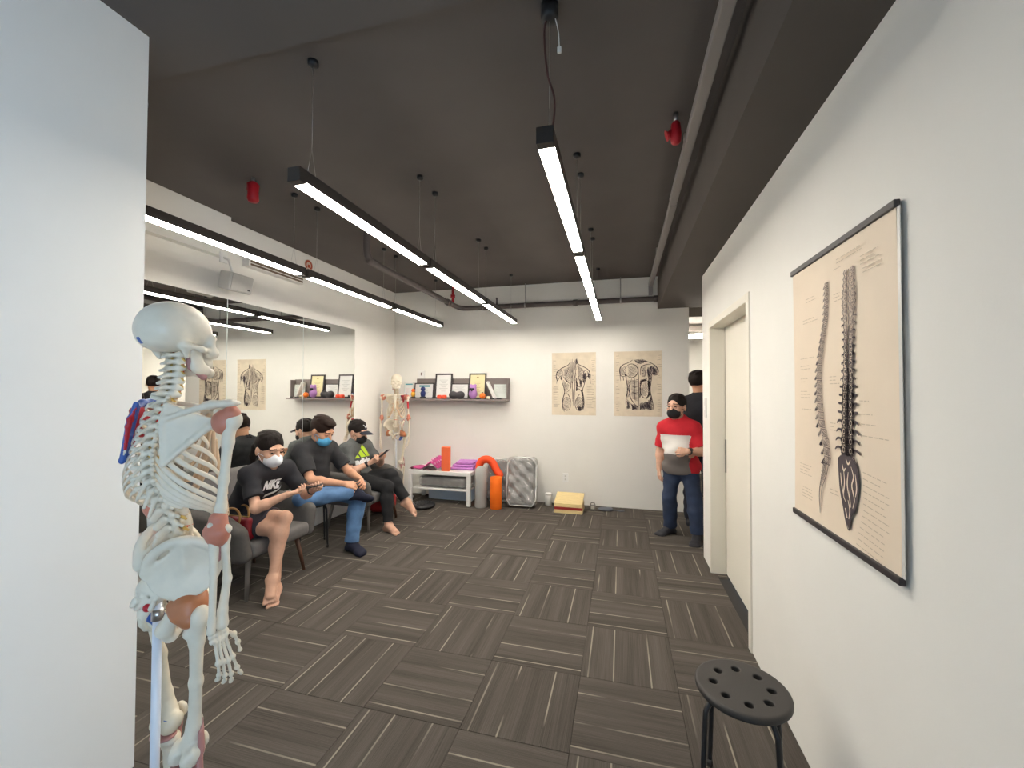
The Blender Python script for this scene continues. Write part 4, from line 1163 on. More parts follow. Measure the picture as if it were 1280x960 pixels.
def add_head(b, c, r, f, u, s=1.0):
    c, R = Vector(c), cols(r, f, u)
    P = lambda x, y, z: c + (r * x + f * y + u * z) * s
    E = lambda p, q, **k: b.ell(p, [v * s for v in q], rot=R, **k)
    E(P(0, -0.014, 0.026), (0.077, 0.096, 0.088), k=0.02)
    E(P(0, 0.020, -0.030), (0.062, 0.070, 0.082), k=0.03)
    E(P(0, 0.030, -0.072), (0.050, 0.052, 0.038), k=0.03)
    E(P(0, 0.066, -0.098), (0.022, 0.018, 0.015), k=0.02)
    E(P(0, 0.076, 0.028), (0.052, 0.016, 0.011), k=0.015)
    for sx in (-1, 1):
        E(P(sx * 0.042, 0.058, -0.024), (0.022, 0.022, 0.020), k=0.02)
        E(P(sx * 0.032, 0.096, 0.006), (0.017, 0.014, 0.010), k=0.012, cut=True)
        E(P(sx * 0.032, 0.077, 0.005), (0.014, 0.013, 0.0115), k=0.003)
        E(P(sx * 0.079, -0.010, -0.010), (0.009, 0.020, 0.032), k=0.006)
    b.cone(P(0, 0.086, 0.008), P(0, 0.108, -0.026), 0.009 * s, 0.013 * s, k=0.012)
    for sx in (-1, 1): b.cone(P(sx * 0.010, 0.094, -0.030), P(sx * 0.010, 0.094, -0.031), 0.009 * s, k=0.008)
    E(P(0, 0.088, -0.057), (0.023, 0.010, 0.0055), k=0.005)
    E(P(0, 0.086, -0.068), (0.020, 0.010, 0.0060), k=0.005)
    return P

def add_hand(b, w, d, n, thumb, size=1.0, curl=(0.35, 0.5, 0.4), spread=1.0):
    """w wrist, d towards the fingers, n out of the palm, thumb = +1/-1: the side the thumb is on along d x n"""
    w = Vector(w); d = nv(d); n = Vector(n); n = (n - d * n.dot(d)).normalized()
    sd = d.cross(n) * thumb
    z = size
    offs = [0.031, 0.0105, -0.0105, -0.031]
    lens = [0.070, 0.078, 0.072, 0.056]
    for q, (o, L) in enumerate(zip(offs, lens)):
        kn = w + (d * (0.086 - 0.006 * abs(q - 1)) + sd * o) * z
        b.cone(w + (d * 0.012 + sd * o * 0.55) * z, kn, 0.0135 * z, 0.0112 * z, k=0.014)
        p, ang = kn, 0.0
        for g, (fr, rr) in enumerate(((0.45, 0.0092), (0.31, 0.0084), (0.24, 0.0074))):
            ang += curl[g] * (1 + 0.12 * q)
            dd = (d * math.cos(ang) + n * math.sin(ang) + sd * (0.04 * (1.5 - q)) * spread).normalized()
            e = p + dd * L * fr * z
            b.cone(p, e, (rr + 0.0006) * z, rr * z, k=0.005)
            p = e
    t0 = w + (d * 0.026 + sd * 0.024 + n * 0.006) * z
    t1 = t0 + (d * 0.030 + sd * 0.024 + n * 0.012) * z
    t2 = t1 + (d * 0.030 + sd * 0.008 + n * 0.008) * z
    t3 = t2 + (d * 0.022 - sd * 0.002 + n * 0.008) * z
    b.path([t0, t1, t2, t3], [0.015 * z, 0.0118 * z, 0.0100 * z, 0.0085 * z], k=0.008)

def add_foot(b, a, toe, z0=None, s=1.0, toes=True, grow=0.0, sole=None):
    """a ankle joint, toe = vector from the ankle's foot point to the toe tips (length about 0.17)"""
    a = Vector(a); t = Vector(toe); L = t.length; td = t / L
    dn = Vector(sole) if sole is not None else Vector((0, 0, -1))
    dn = (dn - td * dn.dot(td)).normalized()
    sd = td.cross(dn)
    h = 0.055 * s
    heel = a - td * 0.035 * s + dn * (h - 0.012)
    ball = a + td * (L * 0.70) + dn * (h + 0.004)
    b.cone(a, heel, 0.034 * s + grow, 0.030 * s + grow, k=0.03)
    b.cone(a + td * 0.01 * s, ball - dn * 0.012 + sd * 0.0, 0.034 * s + grow, 0.024 * s + grow, k=0.03, flat=(sd, 1.35))
    b.cone(heel, ball, 0.026 * s + grow, 0.020 * s + grow, k=0.03, flat=(sd, 1.3))
    for q in range(5):
        o = (q - 2) * 0.0165 * s
        tip = a + td * (L * (1.0 - 0.022 * (q if True else 0) ** 1.3)) + dn * (h + 0.010) + sd * o * 1.05
        if toes: b.cone(ball + sd * o, tip, 0.0115 * s + grow, (0.0115 if q == 0 else 0.0088) * s + grow, k=0.006)
        else: b.cone(ball + sd * o, tip, 0.014 * s + grow, 0.012 * s + grow, k=0.03)

def limb_cut(b, p, d, r):
    """flat end: removes what lies beyond p along d, within r"""
    d = nv(d)
    a = d.orthogonal().normalized(); c = d.cross(a)
    b.box(Vector(p) + d * r, (r * 1.4, r * 1.4, r), rot=cols(a, c, d), rnd=0.001, k=0.003, cut=True)

def cloth_move(amp, sc, seed):
    def f(v):
        n = np.sin(v[:, 0] * sc + 1.7 * np.sin(v[:, 2] * sc * 0.7 + seed)) * np.sin(v[:, 2] * sc * 1.3 + v[:, 1] * sc * 0.6 + seed)
        m = np.sin(v[:, 1] * sc * 1.1 + 2.1 * np.sin(v[:, 2] * sc * 0.5 + seed * 2))
        o = v.copy(); o[:, 0] += amp * n; o[:, 1] += amp * 0.8 * m; o[:, 2] += amp * 0.4 * n * m
        return o
    return f

class Figure:
    """joints J in world space; root sits at `base`"""
    def __init__(s, label, base, J, build, skin, h=0.005):
        s.J = {k: Vector(v) for k, v in J.items()}
        s.base = base
        s.root = thing('person', label, 'person', base)
        s.w = build                       # girth factor
        s.skin = skin
        s.h = h
        j = s.J
        s.side = nv(j['shL'] - j['shR'])                 # from the right shoulder to the left
        s.upv = nv(j['neck'] - j['pelvis'])
        s.front = nv(s.upv.cross(s.side)) * -1
        # front: right-handed check, the front points the way the knees or the head go
        if s.front.dot(Vector(J['facing'])) < 0: s.front = -s.front
    def torso(s, b, grow=0.0, k=0.06, belly=0.0, bust=0.0):
        j, w = s.J, s.w
        R = cols(s.side, s.front, s.upv)
        P, N = j['pelvis'], j['neck']
        L = (N - P).length
        chest = j.get('chest', P + (N - P) * 0.68 + s.front * 0.005)
        waist = j.get('waist', P + (N - P) * 0.34)
        hips = nv(j['hipL'] - j['hipR'])
        Rp = cols(hips, nv(s.upv.cross(hips)), s.upv)
        b.ell(P, (0.165 * w + grow, 0.120 * w + grow, 0.115 + grow), rot=Rp, k=k)
        b.ell(waist + s.front * belly * 0.5, (0.148 * w + grow, 0.108 * w + belly * 0.5 + grow, 0.15 + grow), rot=R, k=k)
        b.ell(chest, (0.163 * w + grow, 0.112 * w + grow, L * 0.30 + grow), rot=R, k=k)
        if bust:
            for sx in (-1, 1): b.ell(chest + s.side * sx * 0.068 + s.front * 0.085 * w - s.upv * 0.015, (0.058 + grow, bust + grow, 0.055 + grow), rot=R, k=0.04)
        sl, sr = j['shL'], j['shR']
        b.cone(sl, sr, 0.056 * w + grow, k=k)
        for q in (sl, sr): b.cone(N + s.upv * 0.01, q, 0.045 * w + grow, 0.050 * w + grow, k=k)
    def arm(s, b, x, upto=1.0, grow=0.0, r=(0.047, 0.040, 0.036, 0.026), k=0.03):
        j, w = s.J, s.w
        S, E_, W_ = j['sh' + x], j['el' + x], j['wr' + x]
        if upto <= 0.6:
            m = S + (E_ - S) * (upto / 0.6)
            b.cone(S, m, r[0] * w + grow, (r[0] + (r[1] - r[0]) * upto / 0.6) * w + grow + 0.006, k=k)
            return m, nv(E_ - S)
        b.cone(S, E_, r[0] * w + grow, r[1] * w + grow, k=k)
        f1 = E_ + (W_ - E_) * 0.28
        b.path([E_, f1, W_], [r[1] * 0.96 * w + grow, (r[2] + 0.005) * w + grow, r[3] * w + grow], k=0.025)
    def leg(s, b, x, upto=1.0, grow=0.0, r=(0.083, 0.055, 0.050, 0.034), k=0.05):
        j, w = s.J, s.w
        H, K, A = j['hip' + x], j['kn' + x], j['an' + x]
        if upto <= 0.5:
            m = H + (K - H) * upto * 2
            b.cone(H, m, r[0] * w + grow, (r[0] + (r[1] - r[0]) * upto * 2) * w + grow, k=k)
            return m, nv(K - H)
        b.cone(H, K, r[0] * w + grow, r[1] * w + grow, k=k)
        d = A - K
        bend = nv(K - H)
        calf = K + d * 0.30 - bend * 0.012
        e = K + d * min(1.0, (upto - 0.5) * 2)
        b.path([K, calf, e], [r[1] * w * 0.97 + grow, (r[2] + 0.004) * w + grow, (r[3] + (r[2] - r[3]) * (1 - (upto - 0.5) * 2)) * w + grow], k=0.03)
        return e, nv(d)
    def body(s, hands, feet, head_s=1.0, belly=0.0, bust=0.0, paint_hair=None, brow=None):
        j = s.J
        b = Blob(0.05)
        s.torso(b, belly=belly, bust=bust)
        for x in 'LR':
            s.arm(b, x); s.leg(b, x)
        r, f, u = frame(j['face'], j.get('headup', (0, 0, 1)))
        s.hr, s.hf, s.hu, s.hs = r, f, u, head_s
        c = j['head']
        b.cone(j['neck'] - s.upv * 0.03, c - u * 0.055 * head_s - f * 0.018, 0.056 * s.w, 0.052 * s.w, k=0.03)
        P = add_head(b, c, r, f, u, head_s)
        s.HP = P
        for x in 'LR':
            if hands.get(x):
                add_hand(b, j['wr' + x], *hands[x][:3], **hands[x][3])
            if feet.get(x):
                add_foot(b, j['an' + x], feet[x][0], **feet[x][1])
        eyes = [V3(P(sx * 0.031, 0.092, 0.005)) for sx in (-1, 1)]
        C0, Rr, Ff, Uu = V3(c), V3(r), V3(f), V3(u)
        def paint(q):
            d = q - C0
            x, y, z = d @ Rr / head_s, d @ Ff / head_s, d @ Uu / head_s
            mi = np.zeros(len(q), int)
            ey = (np.abs(np.abs(x) - 0.031) < 0.012) & (np.abs(z - 0.005) < 0.0045) & (y > 0.07)
            br = (np.abs(np.abs(x) - 0.032) < 0.020) & (np.abs(z - 0.031 + 0.15 * (np.abs(x) - 0.03)) < 0.0036) & (y > 0.055)
            lp = (np.abs(x) < 0.022) & (np.abs(z + 0.062) < 0.0105) & (y > 0.085)
            mi[ey] = 1; mi[br] = 4; mi[lp] = 3
            return mi
        o = blob_obj('body', b, s.h, [s.skin, m_eye, m_hair, mat('lips', (0.36, 0.13, 0.11), 0.5), mat('eyebrow', (0.10, 0.055, 0.04), 0.7)], s.root, s.base, paint)
        return o
    def part(s, name, b, m, amp=0.0, sc=26, seed=1.0, h=None, label=None, parent=None, paint=None):
        o = blob_obj(name, b, h or s.h, m, parent or s.root, s.base, paint, cloth_move(amp, sc, seed) if amp else None)
        if label: o['label'] = label
        return o
    def hair(s, m, back=0.0, kind='short', fringe=0.062, seed=0.0):
        P, R = s.HP, cols(s.hr, s.hf, s.hu)
        z = s.hs
        b = Blob(0.012)
        E = lambda p, q, **k: b.ell(p, [v * z for v in q], rot=R, **k)
        E(P(0, -0.018, 0.034), (0.084, 0.101, 0.090))
        if kind == 'quiff':
            E(P(0.0, 0.050, 0.092), (0.056, 0.034, 0.022), k=0.02)
            E(P(0, 0.0, 0.104), (0.060, 0.066, 0.022), k=0.02)
        # the face and the ears stay free
        E(P(0, 0.108, -0.006), (0.070, 0.060, fringe + 0.020), k=0.010, cut=True)
        E(P(0, 0.085, -0.085), (0.13, 0.118, 0.085), k=0.012, cut=True)
        for sx in (-1, 1): E(P(sx * 0.085, 0.012, -0.030), (0.020, 0.030, 0.042), k=0.010, cut=True)
        for q in range(26):                                   # strands that break up the cap's smooth outline
            w = q * 2.399 + seed; zz = 0.115 * math.sqrt((q + 0.5) / 26)
            x, y = 0.062 * math.sin(w) * (zz / 0.115), -0.02 + 0.075 * math.cos(w) * (zz / 0.115)
            top = 0.034 + 0.087 * math.sqrt(max(0.05, 1 - (x / 0.084) ** 2 - ((y + 0.018) / 0.101) ** 2))
            b.cone(P(x, y + 0.006, top - 0.003), P(x * 1.15, y * 1.1 - 0.012, top - 0.010), 0.0080 * z, 0.006 * z, k=0.022)
        b.box(P(0, 0.0, -0.115), (0.13 * z, 0.15 * z, 0.065 * z), rot=R, rnd=0.01, k=0.01, cut=True)
        if kind == 'pony':
            E(P(0, -0.095, 0.0), (0.040, 0.030, 0.045), k=0.02)
            b.path([P(0, -0.10, 0.0), P(0.0, -0.145, -0.04), P(0.005, -0.150, -0.11), P(0.01, -0.13, -0.19)], [0.022, 0.034, 0.030, 0.012], k=0.015)
        return s.part('hair', b, m)
    def mask(s, m, kind='flat'):
        P, R = s.HP, cols(s.hr, s.hf, s.hu)
        z = s.hs
        b = Blob(0.012)
        E = lambda p, q, **k: b.ell(p, [v * z for v in q], rot=R, **k)
        E(P(0, 0.046, -0.058), (0.066, 0.070, 0.056))
        b.cone(P(0, 0.075, -0.012), P(0, 0.108, -0.032), 0.012 * z, 0.016 * z, k=0.02)
        if kind == 'cup':
            b.cone(P(0, 0.095, -0.045), P(0, 0.118, -0.050), 0.030 * z, 0.018 * z, k=0.03)
        b.box(P(0, -0.05, -0.05), (0.12 * z, 0.095 * z, 0.12 * z), rot=R, rnd=0.005, k=0.006, cut=True)
        o = s.part('face_mask', b, m)
        lp = MB()
        for sx in (-1, 1):
            for dz in (-0.028, -0.085):
                lp.tube([P(sx * 0.060, 0.050, dz), P(sx * 0.080, 0.012, -0.012 + dz * 0.25), P(sx * 0.086, -0.012, 0.0 + dz * 0.2)], 0.0022, 6)
        me = lp.build('ear_loop', m, o)
        me.data.transform(Matrix.Translation(-Vector(s.base)))
        return o
    def shirt(s, m, sleeve=0.45, grow=0.014, belly=0.0, bust=0.0, hem=0.06, amp=0.003, seed=1.0, neck=0.066, paint=None, name='tshirt', hips=False):
        j = s.J
        b = Blob(0.05)
        s.torso(b, grow, belly=belly, bust=bust)
        for x in 'LR':
            m_, d = s.arm(b, x, sleeve, grow + 0.006)
            limb_cut(b, m_, d, 0.085)
        if hips:
            for x in 'LR': b.ell(j['hip' + x] + s.upv * 0.03, (0.082 * s.w + grow, 0.095 * s.w + grow, 0.10), k=0.05)
        N = j['neck']
        b.ell(N + s.upv * 0.035 + s.front * 0.022, (neck, neck * 0.95, 0.055), rot=cols(s.side, s.front, s.upv), k=0.006, cut=True)
        if hem is not None: b.box(j['pelvis'] - s.upv * (hem + 0.15), (0.30, 0.22, 0.15), rot=cols(s.side, s.front, s.upv), rnd=0.005, k=0.006, cut=True)
        return s.part(name, b, m, amp, seed=seed, paint=paint)
    def print_on(s, shirt, shapes, centre, eu, ev, nrm, name, m):
        """shapes: list of polygons (u, v) in metres laid on the shirt around `centre`"""
        me = shirt.data
        base = Vector(s.base)
        bvh = BVHTree.FromPolygons([v.co for v in me.vertices], [p.vertices for p in me.polygons])
        vs, fs = [], []
        for vv, ff in shapes:
            tb = bmesh.new()
            tv = [tb.verts.new((x, y, 0)) for x, y in vv]
            for g in ff: tb.faces.new([tv[q] for q in g])
            bmesh.ops.triangulate(tb, faces=tb.faces[:])
            for it in range(4):
                es = [e for e in tb.edges if e.calc_length() > 0.012]
                if not es: break
                bmesh.ops.subdivide_edges(tb, edges=es, cuts=1)
                bmesh.ops.triangulate(tb, faces=tb.faces[:])
            tb.verts.index_update()
            vv = [(v.co.x, v.co.y) for v in tb.verts]
            ff = [tuple(v.index for v in f.verts) for f in tb.faces]
            tb.free()
            k = len(vs)
            for (x, y) in vv:
                o = Vector(centre) + eu * x + ev * y + nrm * 0.3 - base
                hit, nn, _, dist = bvh.ray_cast(o, -nrm, 0.6)
                vs.append((hit if hit is not None else o - nrm * 0.3) + nrm * 0.004)
            fs += [tuple(k + q for q in g) for g in ff]
        pm = bpy.data.meshes.new(name)
        pm.from_pydata(vs, [], fs)
        pm.materials.append(m)
        return mesh_obj(name, pm, shirt)

def strip_shape(top, bot, n):
    """polygon between two polylines with n points each"""
    v = top + bot
    return v, [(i, i + 1, n + i + 1, n + i) for i in range(n - 1)]

def text_shape(txt, size, width=None, shear=0.0, bold=0.0):
    cu = bpy.data.curves.new('lettering', 'FONT')
    cu.body = txt; cu.size = size; cu.align_x = 'CENTER'; cu.shear = shear; cu.offset = bold
    cu.resolution_u = 3
    o = bpy.data.objects.new('lettering', cu)
    COL.objects.link(o)
    dg = bpy.context.evaluated_depsgraph_get()
    me = bpy.data.meshes.new_from_object(o.evaluated_get(dg))
    v = [(q.co.x, q.co.y) for q in me.vertices]
    f = [tuple(p.vertices) for p in me.polygons]
    bpy.data.objects.remove(o); bpy.data.curves.remove(cu); bpy.data.meshes.remove(me)
    if width:
        xs = [p[0] for p in v]
        k = width / (max(xs) - min(xs))
        v = [(x * k, y) for x, y in v]
    return v, f

def phone(label, c, eu, ev, group='phones in hand'):
    """eu across, ev along the phone, screen towards eu x ev"""
    eu, ev = nv(eu), nv(ev); ev = (ev - eu * ev.dot(eu)).normalized(); n = eu.cross(ev)
    R = Matrix((eu, ev, n)).transposed()
    t = thing('phone', label, 'phone', c, 0, group)
    MB().box((0, 0, 0), (0.074, 0.150, 0.009), 0.004, R).build('phone_body', m_black, t)
    MB().box(n * 0.0048, (0.068, 0.142, 0.0008), 0, R).build('screen', mat('phone_screen', (0.03, 0.035, 0.045), 0.08), t)
    return t

# ---------------------------------------------------------------- the woman in the armchair
sk_w = skin_mat('skin_fair', (0.68, 0.40, 0.28))
sk_m = skin_mat('skin_tan', (0.60, 0.315, 0.195))
sk_p = skin_mat('skin_light', (0.68, 0.40, 0.285))
m_blk = mat('black_cotton', (0.012, 0.012, 0.017), 0.85, noise=0.15, nscale=30)
m_blk2 = mat('charcoal_cotton', (0.021, 0.021, 0.024), 0.85, noise=0.15, nscale=30)
m_gry = mat('grey_cotton', (0.10, 0.105, 0.105), 0.85, noise=0.10, nscale=40)
m_navy = mat('navy_sock', (0.010, 0.012, 0.030), 0.9)
m_denim = mat('blue_denim', (0.095, 0.195, 0.37), 0.85, noise=0.38, nscale=7, bump=0.2, bscale=400)
m_dden = mat('dark_denim', (0.020, 0.034, 0.075), 0.85, noise=0.25, nscale=8, bump=0.2, bscale=400)
m_bpant = mat('black_trousers', (0.010, 0.010, 0.012), 0.85, noise=0.2, nscale=12)
m_mask_w = mat('mask_white', (0.78, 0.80, 0.84), 0.8)
m_mask_b = mat('mask_blue', (0.10, 0.42, 0.72), 0.8)
m_mask_k = mat('mask_black', (0.012, 0.012, 0.014), 0.8)
m_prt = mat('print_white', (0.82, 0.82, 0.82), 0.7)
m_lime = mat('print_lime', (0.48, 0.68, 0.03), 0.7)

W = Figure('seated woman in a black T-shirt, white face mask and dark skirt, looking at a phone', (-2.92, 2.69, 0),
           dict(facing=(1, 0, 0), pelvis=(-2.93, 2.68, 0.525), neck=(-2.70, 2.68, 0.945), chest=(-2.78, 2.68, 0.815), waist=(-2.88, 2.68, 0.66),
                shR=(-2.70, 2.525, 0.905), shL=(-2.67, 2.845, 0.90), elR=(-2.56, 2.455, 0.685), elL=(-2.53, 2.915, 0.68),
                wrR=(-2.385, 2.565, 0.775), wrL=(-2.365, 2.795, 0.755), hipR=(-2.90, 2.60, 0.505), hipL=(-2.90, 2.765, 0.515),
                knR=(-2.50, 2.60, 0.485), knL=(-2.475, 2.635, 0.575), anR=(-2.495, 2.575, 0.066), anL=(-2.470, 2.520, 0.165),
                head=(-2.665, 2.675, 1.085), face=(0.93, -0.20, -0.30)), 0.87, sk_w)
W.body(dict(R=((0.80, 0.52, 0.12), (0.15, 0.35, 1), -1, dict(size=0.92, curl=(0.5, 0.6, 0.4))), L=((0.85, -0.40, 0.22), (-0.2, 0.35, 1), 1, dict(size=0.92, curl=(0.5, 0.6, 0.4)))),
       dict(R=((0.095, -0.125, 0), dict(s=0.92)), L=((0.075, -0.105, -0.085), dict(s=0.92, sole=(-0.3, 0.3, -1)))), head_s=1.13, bust=0.045)
W.hair(m_hair, kind='pony', fringe=0.060)
W.mask(m_mask_w, 'cup')
sh = W.shirt(m_blk, 0.42, grow=0.016, bust=0.045, hem=0.10, amp=0.005)
eu, ev, nn = -W.side, W.upv, W.front
# lettering runs from the wearer's right to left
eu = W.side
cc = W.J['chest'] + W.upv * 0.012 + W.side * 0.012
W.print_on(sh, [text_shape('NIKE', 0.098, 0.150, 0.22, 0.006)], cc + ev * 0.012, eu, ev, nn, 'chest_lettering', m_prt)
top = [(-0.090, -0.035), (-0.088, -0.052), (-0.070, -0.058), (-0.03, -0.045), (0.03, -0.018), (0.115, 0.022)]
bot = [(-0.092, -0.040), (-0.092, -0.075), (-0.068, -0.088), (-0.028, -0.075), (0.035, -0.040), (0.118, 0.022)]
W.print_on(sh, [strip_shape(top, bot, 6)], cc, eu, ev, nn, 'chest_swoosh', m_prt)
b = Blob(0.04)
W.torso_only = True
R_ = cols(nv(W.J['hipL'] - W.J['hipR']), W.front, W.upv)
b.ell(W.J['pelvis'], (0.170, 0.130, 0.12), rot=R_)
for x in 'LR':
    m_, d = W.leg(b, x, 0.31, 0.016)
    limb_cut(b, m_, d, 0.12)
b.half((-2.93, 2.68, 0.405), (0, 0, -1))
W.part('skirt', b, mat('skirt_charcoal', (0.030, 0.026, 0.036), 0.85, noise=0.1), 0.003)
phone('phone in the hands of the seated woman', (-2.278, 2.685, 0.812), (0.25, -0.97, 0.0), (0.85, 0.2, 0.18))

# ---------------------------------------------------------------- the man in blue jeans
M2 = Figure('seated man in a black polo shirt and blue jeans, blue surgical mask, hands clasped', (-2.98, 3.53, 0),
            dict(facing=(1, 0, 0), pelvis=(-2.99, 3.53, 0.565), neck=(-2.93, 3.52, 1.005), chest=(-2.975, 3.52, 0.86), waist=(-3.00, 3.53, 0.70),
                 shR=(-2.955, 3.335, 0.955), shL=(-2.94, 3.715, 0.945), elR=(-2.785, 3.265, 0.715), elL=(-2.745, 3.765, 0.705),
                 wrR=(-2.525, 3.405, 0.665), wrL=(-2.505, 3.625, 0.665), hipR=(-2.94, 3.435, 0.555), hipL=(-2.94, 3.62, 0.555),
                 knR=(-2.735, 3.10, 0.585), knL=(-2.505, 3.60, 0.485), anR=(-2.475, 3.485, 0.575), anL=(-2.50, 3.485, 0.085),
                 head=(-2.865, 3.505, 1.150), face=(0.86, 0.02, -0.50), headup=(0.3, 0, 1)), 1.0, sk_m)
M2.body(dict(R=((0.72, 0.55, -0.20), (0.25, 0.70, -0.5), -1, dict(size=1.0, curl=(0.5, 0.7, 0.5))), L=((0.70, -0.62, -0.10), (-0.3, -0.6, -0.6), 1, dict(size=1.0, curl=(0.45, 0.6, 0.5)))),
        dict(), head_s=1.17, belly=0.02)
M2.hair(m_hairb, kind='quiff', fringe=0.060)
M2.mask(m_mask_b)
M2.shirt(m_blk2, 0.46, grow=0.020, belly=0.03, hem=0.09, amp=0.006, neck=0.060, name='polo_shirt', seed=2.0)
b = Blob(0.012)
N, U, Fv, Sd = M2.J['neck'], M2.upv, M2.front, M2.side
for k in range(13):
    w0, w1 = 2 * PI * (k / 14 + 0.27), 2 * PI * ((k + 1) / 14 + 0.27)
    pc_ = lambda w, dz, e: N + Sd * math.cos(w) * (0.068 + e) + Fv * (math.sin(w) * (0.066 + e) + 0.008) + U * (dz + 0.012 - 0.02 * math.sin(w))
    b.cone(pc_(w0, 0.028, 0), pc_(w1, 0.028, 0), 0.008)
    b.cone(pc_(w0, 0.010, 0.012), pc_(w1, 0.010, 0.012), 0.010)
M2.part('collar', b, m_blk2)
def trousers(fg, m, grow=0.018, ends=None, amp=0.006, seed=1.0, name='trousers', rr=(0.083, 0.057, 0.056, 0.048), top=0.06):
    b = Blob(0.05)
    j = fg.J
    hips = nv(j['hipL'] - j['hipR'])
    b.ell(j['pelvis'], (0.165 * fg.w + grow, 0.122 * fg.w + grow, 0.115 + grow), rot=cols(hips, nv(fg.upv.cross(hips)), fg.upv))
    for x in 'RL':
        e, d = fg.leg(b, x, (ends or {}).get(x, 0.97), grow, rr)
        limb_cut(b, e, d, 0.11)
    b.box(j['pelvis'] + fg.upv * (top + 0.15), (0.26, 0.17, 0.15), rot=cols(fg.side, fg.front, fg.upv), rnd=0.005, k=0.01, cut=True)
    return fg.part(name, b, m, amp, seed=seed)
trousers(M2, m_denim, 0.014, dict(L=0.99, R=0.97), seed=3.0, name='jeans')
b = Blob(0.02); add_foot(b, M2.J['anL'], (0.165, -0.055, 0), toes=False, grow=0.004)
b.cone(M2.J['anL'], M2.J['anL'] + Vector((0, 0, 0.06)), 0.038)
M2.part('sock', b, m_navy)
b = Blob(0.02); add_foot(b, M2.J['anR'], (0.105, 0.125, -0.03), toes=False, grow=0.004, sole=(0.45, -0.2, -1))
M2.part('sock', b, m_navy)

# ---------------------------------------------------------------- the man in the cap
M3 = Figure('seated man in a navy cap and grey T-shirt, legs crossed, black face mask', (-2.95, 4.30, 0),
            dict(facing=(1, 0, 0), pelvis=(-2.98, 4.30, 0.525), neck=(-3.045, 4.295, 0.925), chest=(-3.035, 4.295, 0.80), waist=(-3.005, 4.30, 0.66),
                 shR=(-3.04, 4.115, 0.875), shL=(-3.025, 4.475, 0.875), elR=(-2.93, 4.045, 0.635), elL=(-2.86, 4.53, 0.660),
                 wrR=(-2.765, 4.165, 0.725), wrL=(-2.735, 4.375, 0.735), hipR=(-2.93, 4.215, 0.51), hipL=(-2.93, 4.385, 0.515),
                 knR=(-2.525, 4.150, 0.475), knL=(-2.555, 4.270, 0.590), anR=(-2.475, 4.095, 0.070), anL=(-2.365, 4.315, 0.275),
                 head=(-3.005, 4.290, 1.062), face=(0.93, -0.03, -0.28)), 0.95, sk_p)
M3.body(dict(R=((0.70, 0.40, 0.45), (0.0, 0.6, 0.65), -1, dict(size=0.96, curl=(0.5, 0.6, 0.5))), L=((0.62, -0.50, 0.45), (-0.1, -0.5, 0.7), 1, dict(size=0.96, curl=(0.5, 0.6, 0.5)))),
        dict(R=((0.155, -0.055, 0), dict()), L=((0.145, 0.01, -0.085), dict(sole=(-0.4, 0, -1)))), head_s=1.13)
M3.hair(m_hair, fringe=0.058)
M3.mask(m_mask_k)
sh = M3.shirt(m_gry, 0.44, grow=0.016, hem=0.09, seed=4.0, belly=0.015, amp=0.005)
cc = M3.J['chest'] - M3.upv * 0.045 - M3.side * 0.022
eu, ev, nn = M3.side, M3.upv, M3.front
bars = []
for x0, x1, hl in ((-0.105, -0.050, 0.045), (-0.062, 0.000, 0.085), (-0.015, 0.100, 0.125)):
    # three slanted bars cut level at the foot
    if x1 < 0.05: bars.append(([(x0, 0), (x1, 0), (x1 + 0.018 - hl * 0.28, hl * 0.70), (x0 + 0.030, hl * 0.55)], [(0, 1, 2, 3)]))
mtn = [([(-0.112, 0.0), (-0.060, 0.0), (-0.078, 0.036), (-0.094, 0.026)], [(0, 1, 2, 3)]),
       ([(-0.045, 0.0), (0.020, 0.0), (-0.032, 0.090), (-0.068, 0.056)], [(0, 1, 2, 3)]),
       ([(0.036, 0.0), (0.105, 0.0), (0.012, 0.150), (-0.024, 0.108)], [(0, 1, 2, 3)])]
M3.print_on(sh, mtn, cc, eu, ev, nn, 'chest_mountain', m_lime)
M3.print_on(sh, [text_shape('adidas', 0.085, 0.235, 0.0, 0.005)], cc - ev * 0.070, eu, ev, nn, 'chest_lettering', m_prt)
trousers(M3, m_bpant, 0.014, dict(L=0.93, R=0.95), seed=5.0, rr=(0.083, 0.056, 0.052, 0.046))
def cap(fg, m, mlogo):
    P, R = fg.HP, cols(fg.hr, fg.hf, fg.hu)
    b = Blob(0.012)
    b.ell(P(0, -0.014, 0.040), (0.089, 0.106, 0.090), rot=R)
    b.box(P(0, 0, -0.065), (0.15, 0.18, 0.100), rot=R, rnd=0.004, k=0.006, cut=True)
    o = fg.part('cap', b, m)
    def brim(u, v):
        w = (u - 0.5) * 2
        return Vector(P(w * 0.078, 0.070 + (0.028 * (1 - w * w)) + v * 0.080 * (1 - 0.62 * w * w), 0.044 - 0.022 * w * w - 0.012 * v)) - Vector(fg.base)
    MB().grid(brim, 15, 7, 0.004).build('brim', m, o)
    lg = MB()
    for pts in ([(-0.030, 0.100), (-0.010, 0.086), (0.0, 0.092)], [(0.0, 0.092), (0.014, 0.082), (0.030, 0.098)], [(-0.012, 0.074), (0.006, 0.086), (0.016, 0.072)]):
        q = []
        for x, zz in pts:
            y = 0.106 * math.sqrt(max(0.0, 1 - ((zz - 0.040) / 0.090) ** 2 - (x / 0.089) ** 2)) - 0.014
            q.append(Vector(P(x, y + 0.001, zz)) - Vector(fg.base))
        lg.tube(q, 0.0042, 6)
    lg.build('cap_emblem', mlogo, o)
    MB().ball(Vector(P(0, -0.014, 0.131)) - Vector(fg.base), 0.007, 8).build('button', m, o)
cap(M3, mat('cap_navy', (0.012, 0.015, 0.030), 0.8), m_prt)
